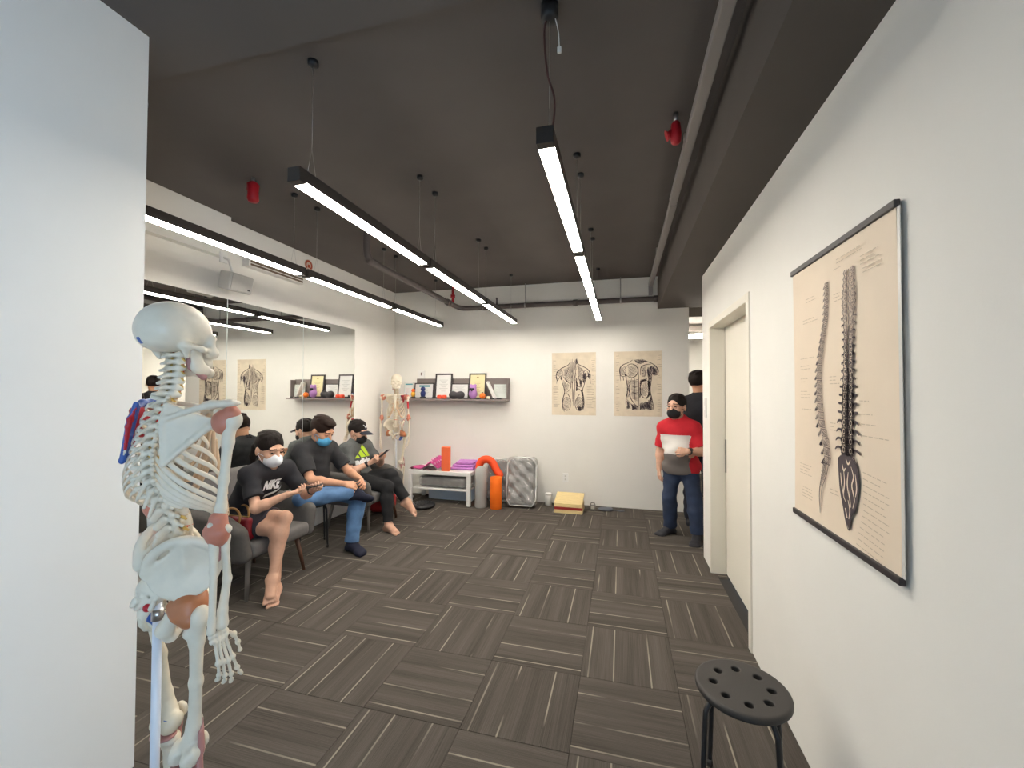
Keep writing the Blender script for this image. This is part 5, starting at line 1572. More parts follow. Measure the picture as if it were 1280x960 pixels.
phone('phone in the hands of the man in the cap', (-2.655, 4.275, 0.818), (0.2, -0.95, 0.1), (0.68, 0.05, 0.60))
def watch(fg, x, m, t=0.86):
    j = fg.J
    d = nv(j['wr' + x] - j['el' + x])
    c = j['el' + x] + (j['wr' + x] - j['el' + x]) * t - Vector(fg.base)
    a = d.orthogonal().normalized(); e = d.cross(a)
    o = MB().tube([c + (a * math.cos(w) + e * math.sin(w)) * 0.0295 * fg.w for w in np.linspace(0, 2 * PI, 20)], 0.007, 6, flat=(d, 1.5)).build('wristwatch', m, fg.root)
    nrm = (Vector((0.2, -0.7, 0.6)) - d * d.dot(Vector((0.2, -0.7, 0.6)))).normalized()
    MB().cyl(c + nrm * 0.026, c + nrm * 0.038, 0.018, n=16).build('watch_case', m, o)
    o['label'] = 'dark wristwatch'
watch(M3, 'R', m_black)
watch(W, 'L', m_black)

# ---------------------------------------------------------------- the man in the red shirt
m_red3 = mat('shirt_red', (0.52, 0.010, 0.022), 0.85, noise=0.06, nscale=20)
m_wht3 = mat('shirt_white', (0.68, 0.65, 0.62), 0.85)
m_gry3 = mat('shirt_taupe', (0.165, 0.145, 0.135), 0.85)
M4 = Figure('short man walking in a red, white and grey shirt, black mask and jeans', (0.60, 4.78, 0),
            dict(facing=(-0.35, -1, 0), pelvis=(0.625, 4.80, 0.745), neck=(0.600, 4.80, 1.235), chest=(0.605, 4.80, 1.075), waist=(0.615, 4.80, 0.905),
                 shR=(0.475, 4.825, 1.150), shL=(0.738, 4.750, 1.150), elR=(0.420, 4.855, 0.905), elL=(0.815, 4.66, 0.925),
                 wrR=(0.402, 4.815, 0.705), wrL=(0.660, 4.545, 0.940), hipR=(0.545, 4.815, 0.730), hipL=(0.705, 4.775, 0.730),
                 knR=(0.505, 4.79, 0.405), knL=(0.745, 4.70, 0.405), anR=(0.520, 4.86, 0.070), anL=(0.765, 4.66, 0.070),
                 head=(0.580, 4.785, 1.385), face=(-0.55, -0.83, -0.05)), 1.05, sk_p)
M4.body(dict(R=((0.02, -0.18, -1), (0.9, 0.3, 0), -1, dict(size=0.92, curl=(0.3, 0.4, 0.3))), L=((-0.92, -0.10, 0.05), (0.1, 1, -0.3), 1, dict(size=0.92, curl=(0.5, 0.7, 0.6)))), dict(), head_s=1.13, belly=0.05)
M4.hair(m_hair, fringe=0.070)
M4.mask(m_mask_k)
def band(q):
    z = q[:, 2]
    mi = np.zeros(len(q), int)
    fr = (q - V3(M4.J['waist'])) @ V3(M4.front)
    sd = (q - V3(M4.J['waist'])) @ V3(M4.side)
    a_, e_ = V3(M4.J['shR']), V3(M4.J['elR']); ab = e_ - a_
    tt = np.clip(((q - a_) @ ab) / float(ab @ ab), 0, 1); arm = np.sqrt(((q - a_ - tt[:, None] * ab) ** 2).sum(1)) < 0.083
    core = ~arm & (sd > -0.22) & (sd < 0.120 + 0.01 * np.sin(z * 30)) & (fr > -0.05)
    z = z + 0.25 * sd * sd
    mi[core & (z < 1.090 + 0.25 * np.minimum(sd, 0) ** 2) & (z > 0.895)] = 1
    mi[core & (z <= 0.895)] = 2
    return mi
M4.shirt([m_red3, m_wht3, m_gry3], 0.50, grow=0.020, belly=0.065, hem=0.075, seed=6.0, paint=band, amp=0.005, hips=True)
trousers(M4, m_dden, 0.010, dict(L=0.99, R=0.99), seed=7.0, name='jeans', rr=(0.080, 0.058, 0.056, 0.056))
for x, d in (('R', (-0.135, -0.11, 0)), ('L', (-0.06, -0.17, 0))):
    b = Blob(0.02); add_foot(b, M4.J['an' + x] - Vector((0, 0, 0.002)), d, toes=False, grow=0.004)
    M4.part('shoe', b, mat('shoe_dark', (0.014, 0.014, 0.02), 0.6))
watch(M4, 'L', m_black, 0.90)
gl = MB()
P = M4.HP
for sx in (-1, 1):
    gl.tube([P(sx * 0.033 + 0.021 * math.cos(w), 0.101, 0.004 + 0.015 * math.sin(w)) - Vector(M4.base) for w in np.linspace(0, 2 * PI, 17)], 0.0016, 6)
    gl.tube([P(sx * 0.055, 0.100, 0.008) - Vector(M4.base), P(sx * 0.080, 0.04, 0.006) - Vector(M4.base), P(sx * 0.084, -0.005, 0.004) - Vector(M4.base)], 0.0016, 6)
gl.tube([P(-0.012, 0.104, 0.008) - Vector(M4.base), P(0.012, 0.104, 0.008) - Vector(M4.base)], 0.0016, 6)
gl.build('glasses', mat('glasses_rim', (0.25, 0.12, 0.12), 0.4), M4.root)

# ---------------------------------------------------------------- the man seen from behind
M5 = Figure('standing man in black seen from behind, half hidden by the door wall', (0.88, 5.22, 0),
            dict(facing=(0.35, 1, 0), pelvis=(0.885, 5.22, 0.93), neck=(0.875, 5.22, 1.47), chest=(0.88, 5.22, 1.30), waist=(0.885, 5.22, 1.10),
                 shR=(1.055, 5.165, 1.40), shL=(0.695, 5.275, 1.40), elR=(1.11, 5.14, 1.13), elL=(0.675, 5.36, 1.13),
                 wrR=(1.10, 5.28, 0.93), wrL=(0.80, 5.50, 1.05), hipR=(0.970, 5.20, 0.90), hipL=(0.795, 5.245, 0.90),
                 knR=(0.985, 5.22, 0.49), knL=(0.785, 5.26, 0.49), anR=(0.985, 5.17, 0.075), anL=(0.780, 5.21, 0.075),
                 head=(0.885, 5.245, 1.655), face=(0.75, 0.65, -0.05)), 1.04, sk_m)
M5.body(dict(R=((0.0, 0.2, -1), (-1, 0, 0), 1, {}), L=((0.9, 0.35, 0), (0, 0, -1), 1, {})), dict(), head_s=1.16)
M5.hair(m_hair, fringe=0.055)
M5.shirt(m_blk, 0.50, grow=0.018, hem=0.09, seed=8.0, hips=True)
trousers(M5, mat('navy_trousers', (0.012, 0.014, 0.024), 0.85, noise=0.2, nscale=12), 0.012, dict(L=0.99, R=0.99), seed=9.0, rr=(0.083, 0.06, 0.056, 0.054))
for x in 'LR':
    b = Blob(0.02); add_foot(b, M5.J['an' + x], (0.05, 0.17, 0), toes=False, grow=0.006)
    M5.part('shoe', b, mat('shoe_dark', (0, 0, 0)))
# ================================================================ the anatomical skeletons
m_bone = mat('bone_plastic', (0.76, 0.685, 0.555), 0.36, spec=0.45, noise=0.05, nscale=25)
m_bone2 = mat('bone_cream', (0.70, 0.63, 0.49), 0.42, spec=0.4, noise=0.06, nscale=25)
m_cart = mat('cartilage', (0.66, 0.47, 0.30), 0.45, noise=0.08, nscale=30)
m_caps = mat('ligament_salmon', (0.56, 0.20, 0.13), 0.45, noise=0.08, nscale=20)
m_hipc = mat('ligament_rust', (0.47, 0.17, 0.07), 0.42, noise=0.10, nscale=20)
m_pinkl = mat('ligament_pink', (0.46, 0.22, 0.20), 0.5)
m_mred = mat('paint_red', (0.48, 0.012, 0.022), 0.4)
m_mblue = mat('paint_blue', (0.035, 0.10, 0.36), 0.4)
m_nerve = mat('nerve_yellow', (0.68, 0.45, 0.12), 0.4)
m_disc = mat('disc_tan', (0.62, 0.50, 0.33), 0.45)
m_disco = mat('disc_orange', (0.70, 0.11, 0.02), 0.4)
m_pole = mat('pole_white', (0.72, 0.74, 0.80), 0.3)

def tri_prim(b, p0, p1, p2, r, k=None):
    a, c, d = V3(p0), V3(p1), V3(p2)
    n = np.cross(c - a, d - a); n = n / np.linalg.norm(n)
    def seg(p, u, v):
        e = v - u
        t = np.clip(((p - u) @ e) / float(e @ e), 0, 1)
        w = p - u - t[..., None] * e
        return (w * w).sum(-1)
    def fn(p):
        ins = np.ones(p.shape[:-1], bool)
        for u, v in ((a, c), (c, d), (d, a)):
            ins &= ((p - u) @ np.cross(n, v - u)) >= 0
        dd = np.where(ins, ((p - a) @ n) ** 2, np.minimum(np.minimum(seg(p, a, c), seg(p, c, d)), seg(p, d, a)))
        return np.sqrt(dd) - r
    q = np.stack([a, c, d])
    return b._add(fn, q.min(0) - r, q.max(0) + r, k, False)

def skeleton(label, loc, rz):
    root = thing('skeleton_model', label, 'skeleton', loc, rz, 'anatomical skeleton models')
    def bone(name, b, h=0.003, m=m_bone, paint=None, parent=None, lab=None):
        o = blob_obj(name, b, h, m, parent or root, (0, 0, 0), paint)
        if lab: o['label'] = lab
        return o
    # ---- skull and jaw
    SB = -0.020
    b = Blob(0.02)
    b.ell((0, SB - 0.001, 1.722), (0.071, 0.090, 0.070)).ell((0, SB - 0.040, 1.700), (0.062, 0.053, 0.050)).ell((0, SB - 0.02, 1.682), (0.056, 0.055, 0.028))
    b.ell((0, SB + 0.052, 1.700), (0.054, 0.036, 0.046)).ell((0, SB + 0.074, 1.642), (0.036, 0.030, 0.040))
    b.ell((0, SB + 0.082, 1.614), (0.030, 0.024, 0.018), k=0.012)
    for s in (-1, 1):
        b.ell((s * 0.030, SB + 0.082, 1.694), (0.024, 0.010, 0.007), k=0.012)
        b.ell((s * 0.048, SB + 0.070, 1.650), (0.021, 0.020, 0.018), k=0.014)
        b.path([(s * 0.064, SB + 0.000, 1.660), (s * 0.068, SB + 0.028, 1.658), (s * 0.056, SB + 0.062, 1.652)], 0.0085, k=0.012)
        b.cone((s * 0.053, SB + 0.066, 1.650), (s * 0.053, SB + 0.066, 1.695), 0.010, 0.010, k=0.012)
        b.cone((s * 0.056, SB - 0.014, 1.662), (s * 0.052, SB - 0.004, 1.634), 0.013, 0.006, k=0.012)
        b.ell((s * 0.031, SB + 0.100, 1.673), (0.0175, 0.030, 0.0150), k=0.008, cut=True)
        b.ell((s * 0.082, SB + 0.040, 1.678), (0.011, 0.026, 0.020), k=0.015, cut=True)
        b.ell((s * 0.069, SB + 0.002, 1.650), (0.008, 0.005, 0.005), k=0.004, cut=True)
    b.ell((0, SB + 0.110, 1.645), (0.011, 0.022, 0.016), k=0.005, cut=True)
    b.cone((0, SB + 0.088, 1.682), (0, SB + 0.104, 1.660), 0.006, 0.005, k=0.006)
    b.ell((0, SB + 0.025, 1.625), (0.030, 0.030, 0.022), k=0.012, cut=True)
    def sp(q):
        mi = np.zeros(len(q), int)
        mi[(q[:, 1] < -0.070) & (q[:, 2] < 1.680) & (q[:, 2] > 1.664) & (np.abs(np.abs(q[:, 0] + 0.025) - 0.014) < 0.008)] = 2
        return mi
    sk = bone('skull', b, 0.0026, [m_bone, m_mred, m_mblue], sp)
    def teeth(z, y0, up_):
        t = MB()
        for k in range(12):
            w = PI * (k + 0.5) / 12
            t.box((0.0245 * math.cos(w), y0 + 0.026 * math.sin(w), z), (0.0062, 0.0055, 0.010), 0.0015, rotz(w - PI / 2), 1)
        return t
    teeth(1.610, SB + 0.080, 1).build('teeth', m_bone2, sk)['kind'] = 'stuff'
    b = Blob(0.012)
    for s in (-1, 1):
        b.cone((s * 0.051, SB + 0.020, 1.655), (s * 0.047, SB + 0.034, 1.608), 0.017, 0.019, flat=((1, 0, 0), 0.40))
        b.cone((s * 0.052, SB + 0.010, 1.664), (s * 0.052, SB + 0.011, 1.650), 0.007)
        b.path([(s * 0.047, SB + 0.028, 1.604), (s * 0.037, SB + 0.062, 1.596), (s * 0.014, SB + 0.092, 1.592), (0, SB + 0.096, 1.592)], [0.012, 0.0125, 0.012, 0.012], flat=((1, 0, 0), 0.75))
    jw = bone('jaw', b, 0.0026)
    teeth(1.601, SB + 0.076, -1).build('teeth', m_bone2, jw)['kind'] = 'stuff'
    b = Blob(0.008); b.path([(0.030, 0.00, 1.640), (0.030, 0.002, 1.615), (0.026, 0.012, 1.600)], [0.009, 0.008, 0.007]).path([(0.034, -0.004, 1.602), (0.040, 0.022, 1.586), (0.040, 0.034, 1.578)], [0.004, 0.006, 0.010])
    bone('jaw_muscle', b, 0.003, m_pinkl, lab='dusky pink muscle band inside the jaw')

    # ---- spine
    lv = [(-0.010, 1.640), (-0.012, 1.590), (-0.016, 1.550), (-0.028, 1.512), (-0.048, 1.440), (-0.062, 1.370), (-0.060, 1.305), (-0.036, 1.250), (-0.006, 1.205), (0.014, 1.150), (0.010, 1.095), (-0.008, 1.070)]
    def spine_y(z):
        for (y0, z0), (y1, z1) in zip(lv, lv[1:]):
            if z >= z1: return y0 + (y1 - y0) * (z - z0) / (z1 - z0)
        return lv[-1][0]
    zs = [1.640 - 0.0192 * i for i in range(7)] + [1.5045 - 0.0228 * i for i in range(12)] + [1.2265 - 0.0332 * i for i in range(5)]
    def vert_blob(kind):
        b = Blob(0.006)
        if kind == 'C':
            b.ell((0, 0.002, 0), (0.0135, 0.010, 0.0085)); hb = 0.012
            for s in (-1, 1):
                b.cone((s * 0.010, -0.004, 0), (s * 0.023, -0.002, -0.001), 0.0050, 0.0055)
                b.cone((s * 0.018, -0.010, -0.001), (s * 0.004, -0.024, -0.002), 0.0058, 0.0045)
                b.ell((s * 0.018, -0.011, 0), (0.007, 0.007, 0.0095))
                b.cone((0, -0.024, -0.003), (s * 0.005, -0.037, -0.009), 0.0045, 0.0038)
        elif kind == 'T':
            b.cone((0, 0.004, -0.0065), (0, 0.004, 0.0065), 0.0150, k=0.003, flat=((0, 1, 0), 0.9))
            for s in (-1, 1):
                b.cone((s * 0.011, -0.010, 0.003), (s * 0.016, -0.018, 0.004), 0.0055)
                b.cone((s * 0.014, -0.018, 0.004), (s * 0.033, -0.034, 0.007), 0.0068, 0.0062)
                b.cone((s * 0.013, -0.018, 0.002), (s * 0.002, -0.030, -0.002), 0.0062, 0.0050)
                b.ell((s * 0.013, -0.020, -0.004), (0.006, 0.005, 0.011))
            b.cone((0, -0.028, -0.002), (0, -0.056, -0.026), 0.0060, 0.0042, flat=((1, 0, 0), 0.7))
        else:
            b.cone((0, 0.002, -0.0100), (0, 0.002, 0.0100), 0.0230, k=0.003, flat=((0, 1, 0), 0.78))
            b.cone((0, 0.002, -0.0085), (0, 0.002, 0.0085), 0.0240, k=0.004, cut=False, flat=((0, 1, 0), 0.72))
            for s in (-1, 1):
                b.cone((s * 0.015, -0.014, 0.004), (s * 0.018, -0.026, 0.004), 0.0068)
                b.cone((s * 0.018, -0.024, 0.003), (s * 0.043, -0.032, 0.005), 0.0062, 0.0050)
                b.cone((s * 0.016, -0.027, 0.002), (s * 0.002, -0.040, -0.004), 0.0078, 0.0060)
                b.ell((s * 0.018, -0.032, 0.010), (0.007, 0.008, 0.012)).ell((s * 0.014, -0.034, -0.013), (0.007, 0.007, 0.010))
            b.cone((0, -0.044, 0.002), (0, -0.066, -0.006), 0.0090, 0.0085, flat=((1, 0, 0), 0.55))
            b.cone((0, -0.044, -0.008), (0, -0.065, -0.012), 0.0080, 0.0080, flat=((1, 0, 0), 0.55))
        return b
    protos = {}
    for i, z in enumerate(zs):
        kind = 'C' if i < 7 else 'T' if i < 19 else 'L'
        y = spine_y(z)
        s = (1.06 + 0.03 * i) if kind == 'C' else (0.88 + 0.022 * (i - 7)) if kind == 'T' else (0.97 + 0.02 * (i - 19))
        if kind not in protos:
            protos[kind] = np_mesh('vertebra', *vert_blob(kind).mesh(0.0022), m_bone if kind != 'T' else m_bone)
        slope = math.atan2(spine_y(z + 0.02) - spine_y(z - 0.02), 0.04)
        o = mesh_obj('vertebra', protos[kind], root, (0, y, z), (-slope, 0, 0))
        sz = {'C': 1.05, 'T': 1.10, 'L': 1.05}[kind]
        o.scale = (s, s, s * sz)
        if i:
            zm, ym = (z + zs[i - 1]) / 2, (y + spine_y(zs[i - 1])) / 2
            r = {'C': 0.0135, 'T': 0.0155, 'L': 0.024}[kind] * s
            d = MB().lathe([(r * 0.8, -0.0045), (r * 1.0, -0.002), (r * 1.0, 0.002), (r * 0.8, 0.0045)], n=16)
            do = d.build('intervertebral_disc', m_disco if i == 22 else m_disc, root, (0, ym + 0.003, zm), (-slope, 0, 0))
            do.scale = (1, 0.85, 1.0 if kind != 'L' else 1.35)
            if i == 22: do['label'] = 'orange slipped disc low in the spine'
            q = {'C': 0.019, 'T': 0.018, 'L': 0.026}[kind] * s
            yb = -0.006 if kind == 'C' else -0.012 * s
            for sx in (-1, 1):
                nb = MB().tube(spline([(sx * q * 0.4, yb, 0), (sx * q, yb - 0.001, -0.001), (sx * (q + 0.010), yb + 0.003, -0.008)], 4), [0.0035, 0.0038, 0.0042, 0.0045, 0.0046, 0.0044, 0.0038, 0.0032, 0.0028][:9], 8)
                nb.build('nerve_root', m_nerve, root, (0, ym, zm))
    for s in (-1, 1):
        MB().tube([(s * 0.0215, spine_y(z) - 0.001 + 0.003 * math.sin(k * 2.1), z) for k, z in enumerate(np.linspace(1.655, 1.515, 16))], 0.0024, 8).build('vertebral_artery', m_disco, root)
    # ---- sacrum and tail bone
    b = Blob(0.012)
    b.cone((0, -0.020, 1.058), (0, -0.070, 0.985), 0.048, 0.036, flat=((0, 0.83, 0.56), 0.42))
    b.cone((0, -0.070, 0.985), (0, -0.092, 0.930), 0.036, 0.014, flat=((0, 0.92, 0.38), 0.5))
    b.ell((0, -0.006, 1.068), (0.026, 0.018, 0.010))
    for k in range(4):
        b.cone((0, -0.052 - 0.014 * k, 1.050 - 0.028 * k), (0, -0.066 - 0.013 * k, 1.044 - 0.028 * k), 0.007, 0.006, k=0.006)
        for s in (-1, 1):
            b.ell((s * (0.022 - 0.002 * k), -0.053 - 0.015 * k, 1.040 - 0.027 * k), (0.0048, 0.010, 0.0045), k=0.003, cut=True)
            b.cone((s * 0.034, -0.045 - 0.014 * k, 1.047 - 0.026 * k), (s * 0.033, -0.050 - 0.014 * k, 1.036 - 0.026 * k), 0.007, k=0.006)
    bone('sacrum', b, 0.0028)
    b = Blob(0.004); b.path([(0, -0.092, 0.930), (0, -0.090, 0.912), (0, -0.082, 0.896), (0, -0.070, 0.886)], [0.009, 0.0075, 0.006, 0.004])
    bone('tail_bone', b, 0.0026, m_bone2)
    MB().ball((0.018, -0.090, 0.958), 0.011, 10).build('nerve_ganglion', m_mred, root)
    # ---- hip bones
    for s in (-1, 1):
        b = Blob(0.014)
        T = Vector((s * 0.54, 0.84, 0))
        Rr = cols(Vector((s * 0.80, -0.515, 0.30)).normalized(), Vector((s * 0.54, 0.84, 0)).normalized(), Vector((s * -0.25, 0.16, 0.95)).normalized())
        b.ell((s * 0.092, -0.004, 1.050), (0.011, 0.088, 0.080), rot=Rr)
        crest = [(s * 0.042, -0.078, 1.040), (s * 0.066, -0.072, 1.095), (s * 0.105, -0.030, 1.132), (s * 0.135, 0.020, 1.125), (s * 0.140, 0.062, 1.085), (s * 0.132, 0.078, 1.050)]
        b.path([tuple(p) for p in spline(crest, 4)], 0.0085)
        tri_prim(b, (s * 0.046, -0.076, 1.045), (s * 0.118, -0.012, 1.125), (s * 0.085, 0.0, 0.975), 0.008)
        tri_prim(b, (s * 0.118, -0.012, 1.125), (s * 0.134, 0.072, 1.060), (s * 0.088, 0.010, 0.975), 0.008)
        b.ell((s * 0.088, 0.004, 0.950), (0.036, 0.038, 0.040))
        b.ell((s * 0.118, 0.006, 0.945), (0.030, 0.026, 0.026), k=0.006, cut=True)
        b.path([(s * 0.082, -0.022, 0.935), (s * 0.066, -0.040, 0.890), (s * 0.054, -0.026, 0.864)], [0.020, 0.019, 0.017])
        b.path([(s * 0.054, -0.024, 0.862), (s * 0.030, 0.022, 0.876), (s * 0.012, 0.056, 0.902)], [0.012, 0.008, 0.010])
        b.path([(s * 0.084, 0.026, 0.955), (s * 0.046, 0.058, 0.946), (s * 0.012, 0.062, 0.922)], [0.015, 0.010, 0.012])
        def hp(q, s=s):
            mi = np.zeros(len(q), int)
            if s < 0:
                mi[(q[:, 2] > 1.06) & (q[:, 1] > -0.03) & (q[:, 1] < 0.02)] = 1
                mi[(q[:, 2] < 0.905) & (q[:, 1] < 0.0)] = 2
            return mi
        bone('hip_bone', b, 0.003, [m_bone, m_mred, m_mblue], hp).rotation_euler = (0, 0, -0.42)
        b = Blob(0.014)
        b.ell((s * 0.103, 0.004, 0.948), (0.041, 0.043, 0.043)).cone((s * 0.112, 0.002, 0.946), (s * 0.132, -0.004, 0.925), 0.036, 0.024)
        b.cone((s * 0.100, 0.030, 0.985), (s * 0.130, 0.024, 0.930), 0.013, 0.016).cone((s * 0.090, -0.030, 0.955), (s * 0.120, -0.028, 0.935), 0.014, 0.012)
        bone('hip_capsule', b, 0.003, m_hipc, lab='rust coloured hip ligament').rotation_euler = (0, 0, -0.42)
    MB().box((0, 0.062, 0.915), (0.016, 0.018, 0.034), 0.006).build('pubic_disc', m_cart, root)
    # ---- ribs
    A = [0.054, 0.076, 0.093, 0.106, 0.115, 0.121, 0.124, 0.124, 0.120, 0.112, 0.100, 0.080]
    B = [0.038, 0.054, 0.067, 0.076, 0.083, 0.087, 0.089, 0.089, 0.086, 0.080, 0.072, 0.056]
    TE = [0.86, 0.85, 0.84, 0.83, 0.80, 0.77, 0.74, 0.70, 0.66, 0.60, 0.48, 0.36]
    DR = [0.070, 0.110, 0.145, 0.172, 0.192, 0.205, 0.208, 0.200, 0.180, 0.150, 0.115, 0.080]
    SZ = [1.466, 1.440, 1.412, 1.386, 1.360, 1.336, 1.315]
    for s in (-1, 1):
        for i in range(12):
            z0 = zs[7 + i] + 0.004
            y0 = spine_y(z0)
            def rp(t):
                th = PI * t
                return Vector((s * (0.014 + (A[i] - 0.014 * math.sin(th)) * math.sin(th) ** 0.85), y0 - 0.024 + B[i] * (1 - math.cos(th)) - 0.018 * math.sin(min(th * 2, PI)) , z0 - DR[i] * t ** 0.9 * 1.25))
            pts = [rp(t) for t in np.linspace(0.03, TE[i], 22)]
            n = len(pts)
            rb = MB().tube(pts, [0.0062 * (0.75 + 0.35 * min(1, k / 4)) * (1 if k < n - 3 else 1.12) for k in range(n)], 10, flat=None)
            # ribs are bands: thin outwards, tall along the cage
            rb.bm.verts.ensure_lookup_table(); rb_v = list(rb.bm.verts)
            for k in range(n):
                c = pts[k]
                for v in list(rb.bm.verts)[k * 10:(k + 1) * 10] if k == 0 else rb_v[k * 10:(k + 1) * 10]:
                    d = v.co - c
                    out = Vector((c.x, c.y - (y0 + B[i] - 0.03), 0)).normalized()
                    v.co = c + d * 0.96 - out * d.dot(out) * 0.62
            ro = rb.build('rib', m_bone, root)
            if i < 10:
                e = pts[-1]; d = (pts[-1] - pts[-2]).normalized()
                if i < 7: tgt = Vector((s * 0.014, 0.082 - 0.002 * abs(i - 3) + 0.005 * i, SZ[i]))
                else: tgt = Vector((s * (0.030 + 0.014 * (i - 7)), 0.106 - 0.008 * (i - 7), 1.285 - 0.034 * (i - 7)))
                cp = spline([e, e + d * 0.018 + (tgt - e) * 0.15, e + (tgt - e) * 0.65 + d * 0.012, tgt], 5)
                MB().tube(cp, 0.0058, 8).build('rib_cartilage', m_cart, root)
        MB().tube(spline([(s * 0.016, 0.112, 1.310), (s * 0.034, 0.106, 1.282), (s * 0.055, 0.098, 1.250), (s * 0.072, 0.086, 1.222)], 5), 0.0060, 8).build('costal_arch', m_cart, root)
    b = Blob(0.008)
    b.cone((0, 0.078, 1.480), (0, 0.086, 1.440), 0.026, 0.016, flat=((0, 1, 0), 0.4))
    b.cone((0, 0.086, 1.434), (0, 0.110, 1.320), 0.017, 0.016, flat=((0, 1, 0), 0.45))
    b.cone((0, 0.111, 1.312), (0, 0.114, 1.280), 0.009, 0.005, flat=((0, 1, 0), 0.5))
    bone('breastbone', b, 0.0028)
    # ---- shoulder girdle and arms
    for s in (-1, 1):
        MB().tube([p + Vector((0.008, 0, 0) if s > 0 else (0, 0, 0)) * min(1, p.x / 0.18) for p in spline([(s * 0.020, 0.078, 1.482), (s * 0.060, 0.084, 1.492), (s * 0.110, 0.056, 1.500), (s * 0.150, 0.016 if s > 0 else 0.040, 1.502), (s * 0.182, 0.000 if s > 0 else 0.032, 1.496)], 6)], [0.010] + [0.0075] * 22 + [0.009, 0.010], 10).build('collarbone', m_bone, root)
        b = Blob(0.008)
        SA, IA, GL = (s * 0.064, -0.088, 1.500), (s * 0.082, -0.110, 1.345), (s * 0.150, -0.022, 1.452)
        tri_prim(b, SA, IA, GL, 0.0048)
        b.path([SA, (s * 0.066, -0.104, 1.440), IA], 0.0058, k=0.006).path([IA, (s * 0.120, -0.070, 1.400), GL], [0.0065, 0.0075, 0.010], k=0.006)
        b.path([(s * 0.064, -0.102, 1.458), (s * 0.110, -0.080, 1.480), (s * 0.160, -0.045, 1.500), (s * 0.190, -0.014, 1.503)], [0.005, 0.0075, 0.010, 0.011], k=0.010)
        b.ell((s * 0.188, -0.006, 1.503), (0.018, 0.022, 0.008), k=0.008)
        b.ell((s * 0.153, -0.018, 1.452), (0.012, 0.018, 0.022), k=0.010)
        b.path([(s * 0.142, -0.012, 1.478), (s * 0.148, 0.014, 1.486), (s * 0.160, 0.032, 1.470)], [0.010, 0.009, 0.007], k=0.006)
        def scp(q, s=s):
            mi = np.zeros(len(q), int)
            if s < 0:
                mi[q[:, 2] > 1.375] = 1
                mi[(q[:, 2] > 1.490) | (q[:, 2] < 1.362) | (np.abs(q[:, 0] + 0.064 + (1.5 - q[:, 2]) * 0.116) < 0.007)] = 2
            return mi
        so = bone('shoulder_blade', b, 0.0028, [m_bone, m_mred, m_mblue], scp)
        if s > 0: so.location = (0.008, 0, 0)
        else:                                     # the left blade is turned a little forward about its inner edge
            pv = Vector((-0.070, -0.100, 0)); so.rotation_euler = (0, 0, -0.29); so.location = pv - rotz(-0.29) @ pv + Vector((0.010, 0.008, 0))
        # joints of the arm: the left one hangs further forward
        SH = Vector((0.194, -0.010, 1.455)) if s > 0 else Vector((-0.160, 0.020, 1.455))
        EL = Vector((0.205, -0.050, 1.165)) if s > 0 else Vector((-0.180, 0.066, 1.168))
        WR = Vector((0.218, -0.058, 0.910)) if s > 0 else Vector((-0.190, 0.074, 0.930))
        dn = (EL - SH).normalized()
        b = Blob(0.012)
        b.ell(SH - Vector((s * 0.010, 0, -0.004)), (0.025, 0.026, 0.026)).ell(SH + Vector((s * 0.012, 0.004, 0.002)), (0.016, 0.020, 0.024))
        b.path([SH + dn * 0.01, SH + dn * 0.06, SH + dn * 0.16, EL - dn * 0.055, EL - dn * 0.012], [0.018, 0.0135, 0.0110, 0.0125, 0.016])
        b.cone(EL + Vector((-0.024, -0.004, 0.006)), EL + Vector((0.024, 0.004, 0.006)), 0.0125)
        def hup(q, s=s):
            mi = np.zeros(len(q), int)
            if s < 0: mi[(q[:, 2] < 1.40) & (q[:, 2] > 1.30) & (q[:, 1] > -0.01)] = 1
            return mi
        bone('upper_arm_bone', b, 0.0028, [m_bone, m_mred], hup)
        b = Blob(0.010)
        b.ell(SH - Vector((s * 0.016, 0.002, 0.006)), (0.030, 0.033, 0.034)).cone(SH + Vector((s * -0.03, 0, 0.0)), SH + Vector((s * 0.004, 0, 0.018)), 0.024, 0.022)
        b.cone(SH + Vector((s * -0.03, 0.03, 0.035)), SH + Vector((0, 0.0, 0.040)), 0.008, 0.010)
        bone('shoulder_capsule', b, 0.0028, m_caps, lab='salmon shoulder ligament')
        d2 = (WR - EL).normalized()
        fwd = Vector((0, 1, 0)) if s > 0 else Vector((0.25, 0.95, 0)).normalized()
        b = Blob(0.008)   # ulna
        b.path([EL - d2 * 0.018 - fwd * 0.016, EL + d2 * 0.01 - fwd * 0.012, EL + d2 * 0.10 - fwd * 0.012, WR - d2 * 0.03 - fwd * 0.016, WR - d2 * 0.006 - fwd * 0.018], [0.012, 0.0130, 0.0090, 0.0082, 0.0105])
        bone('ulna', b, 0.0026)
        b = Blob(0.008)   # radius
        o_ = Vector((s * 0.012, 0, 0))
        b.path([EL + d2 * 0.018 + fwd * 0.012 + o_, EL + d2 * 0.05 + fwd * 0.011 + o_, EL + d2 * 0.13 + fwd * 0.020 + o_ * 0.7, WR - d2 * 0.045 + fwd * 0.014, WR - d2 * 0.012 + fwd * 0.012], [0.0120, 0.0088, 0.0096, 0.0112, 0.0160], flat=None)
        bone('radius', b, 0.0026)
        b = Blob(0.010)
        b.cone(EL - d2 * 0.030, EL + d2 * 0.016, 0.022, 0.026).ell(EL - fwd * 0.006, (0.034, 0.027, 0.024))
        bone('elbow_capsule', b, 0.0028, m_caps, lab='salmon elbow ligament')
        b = Blob(0.006); b.path([EL + d2 * 0.03, EL + d2 * 0.075 + fwd * 0.002], [0.007, 0.005])
        bone('forearm_ligament', b, 0.0026, m_pinkl)
        # hand: wrist bones with five fingers, each a chain of its own
        hn = Vector((-s, 0, 0))                    # palm turned to the thigh
        b = Blob(0.005)
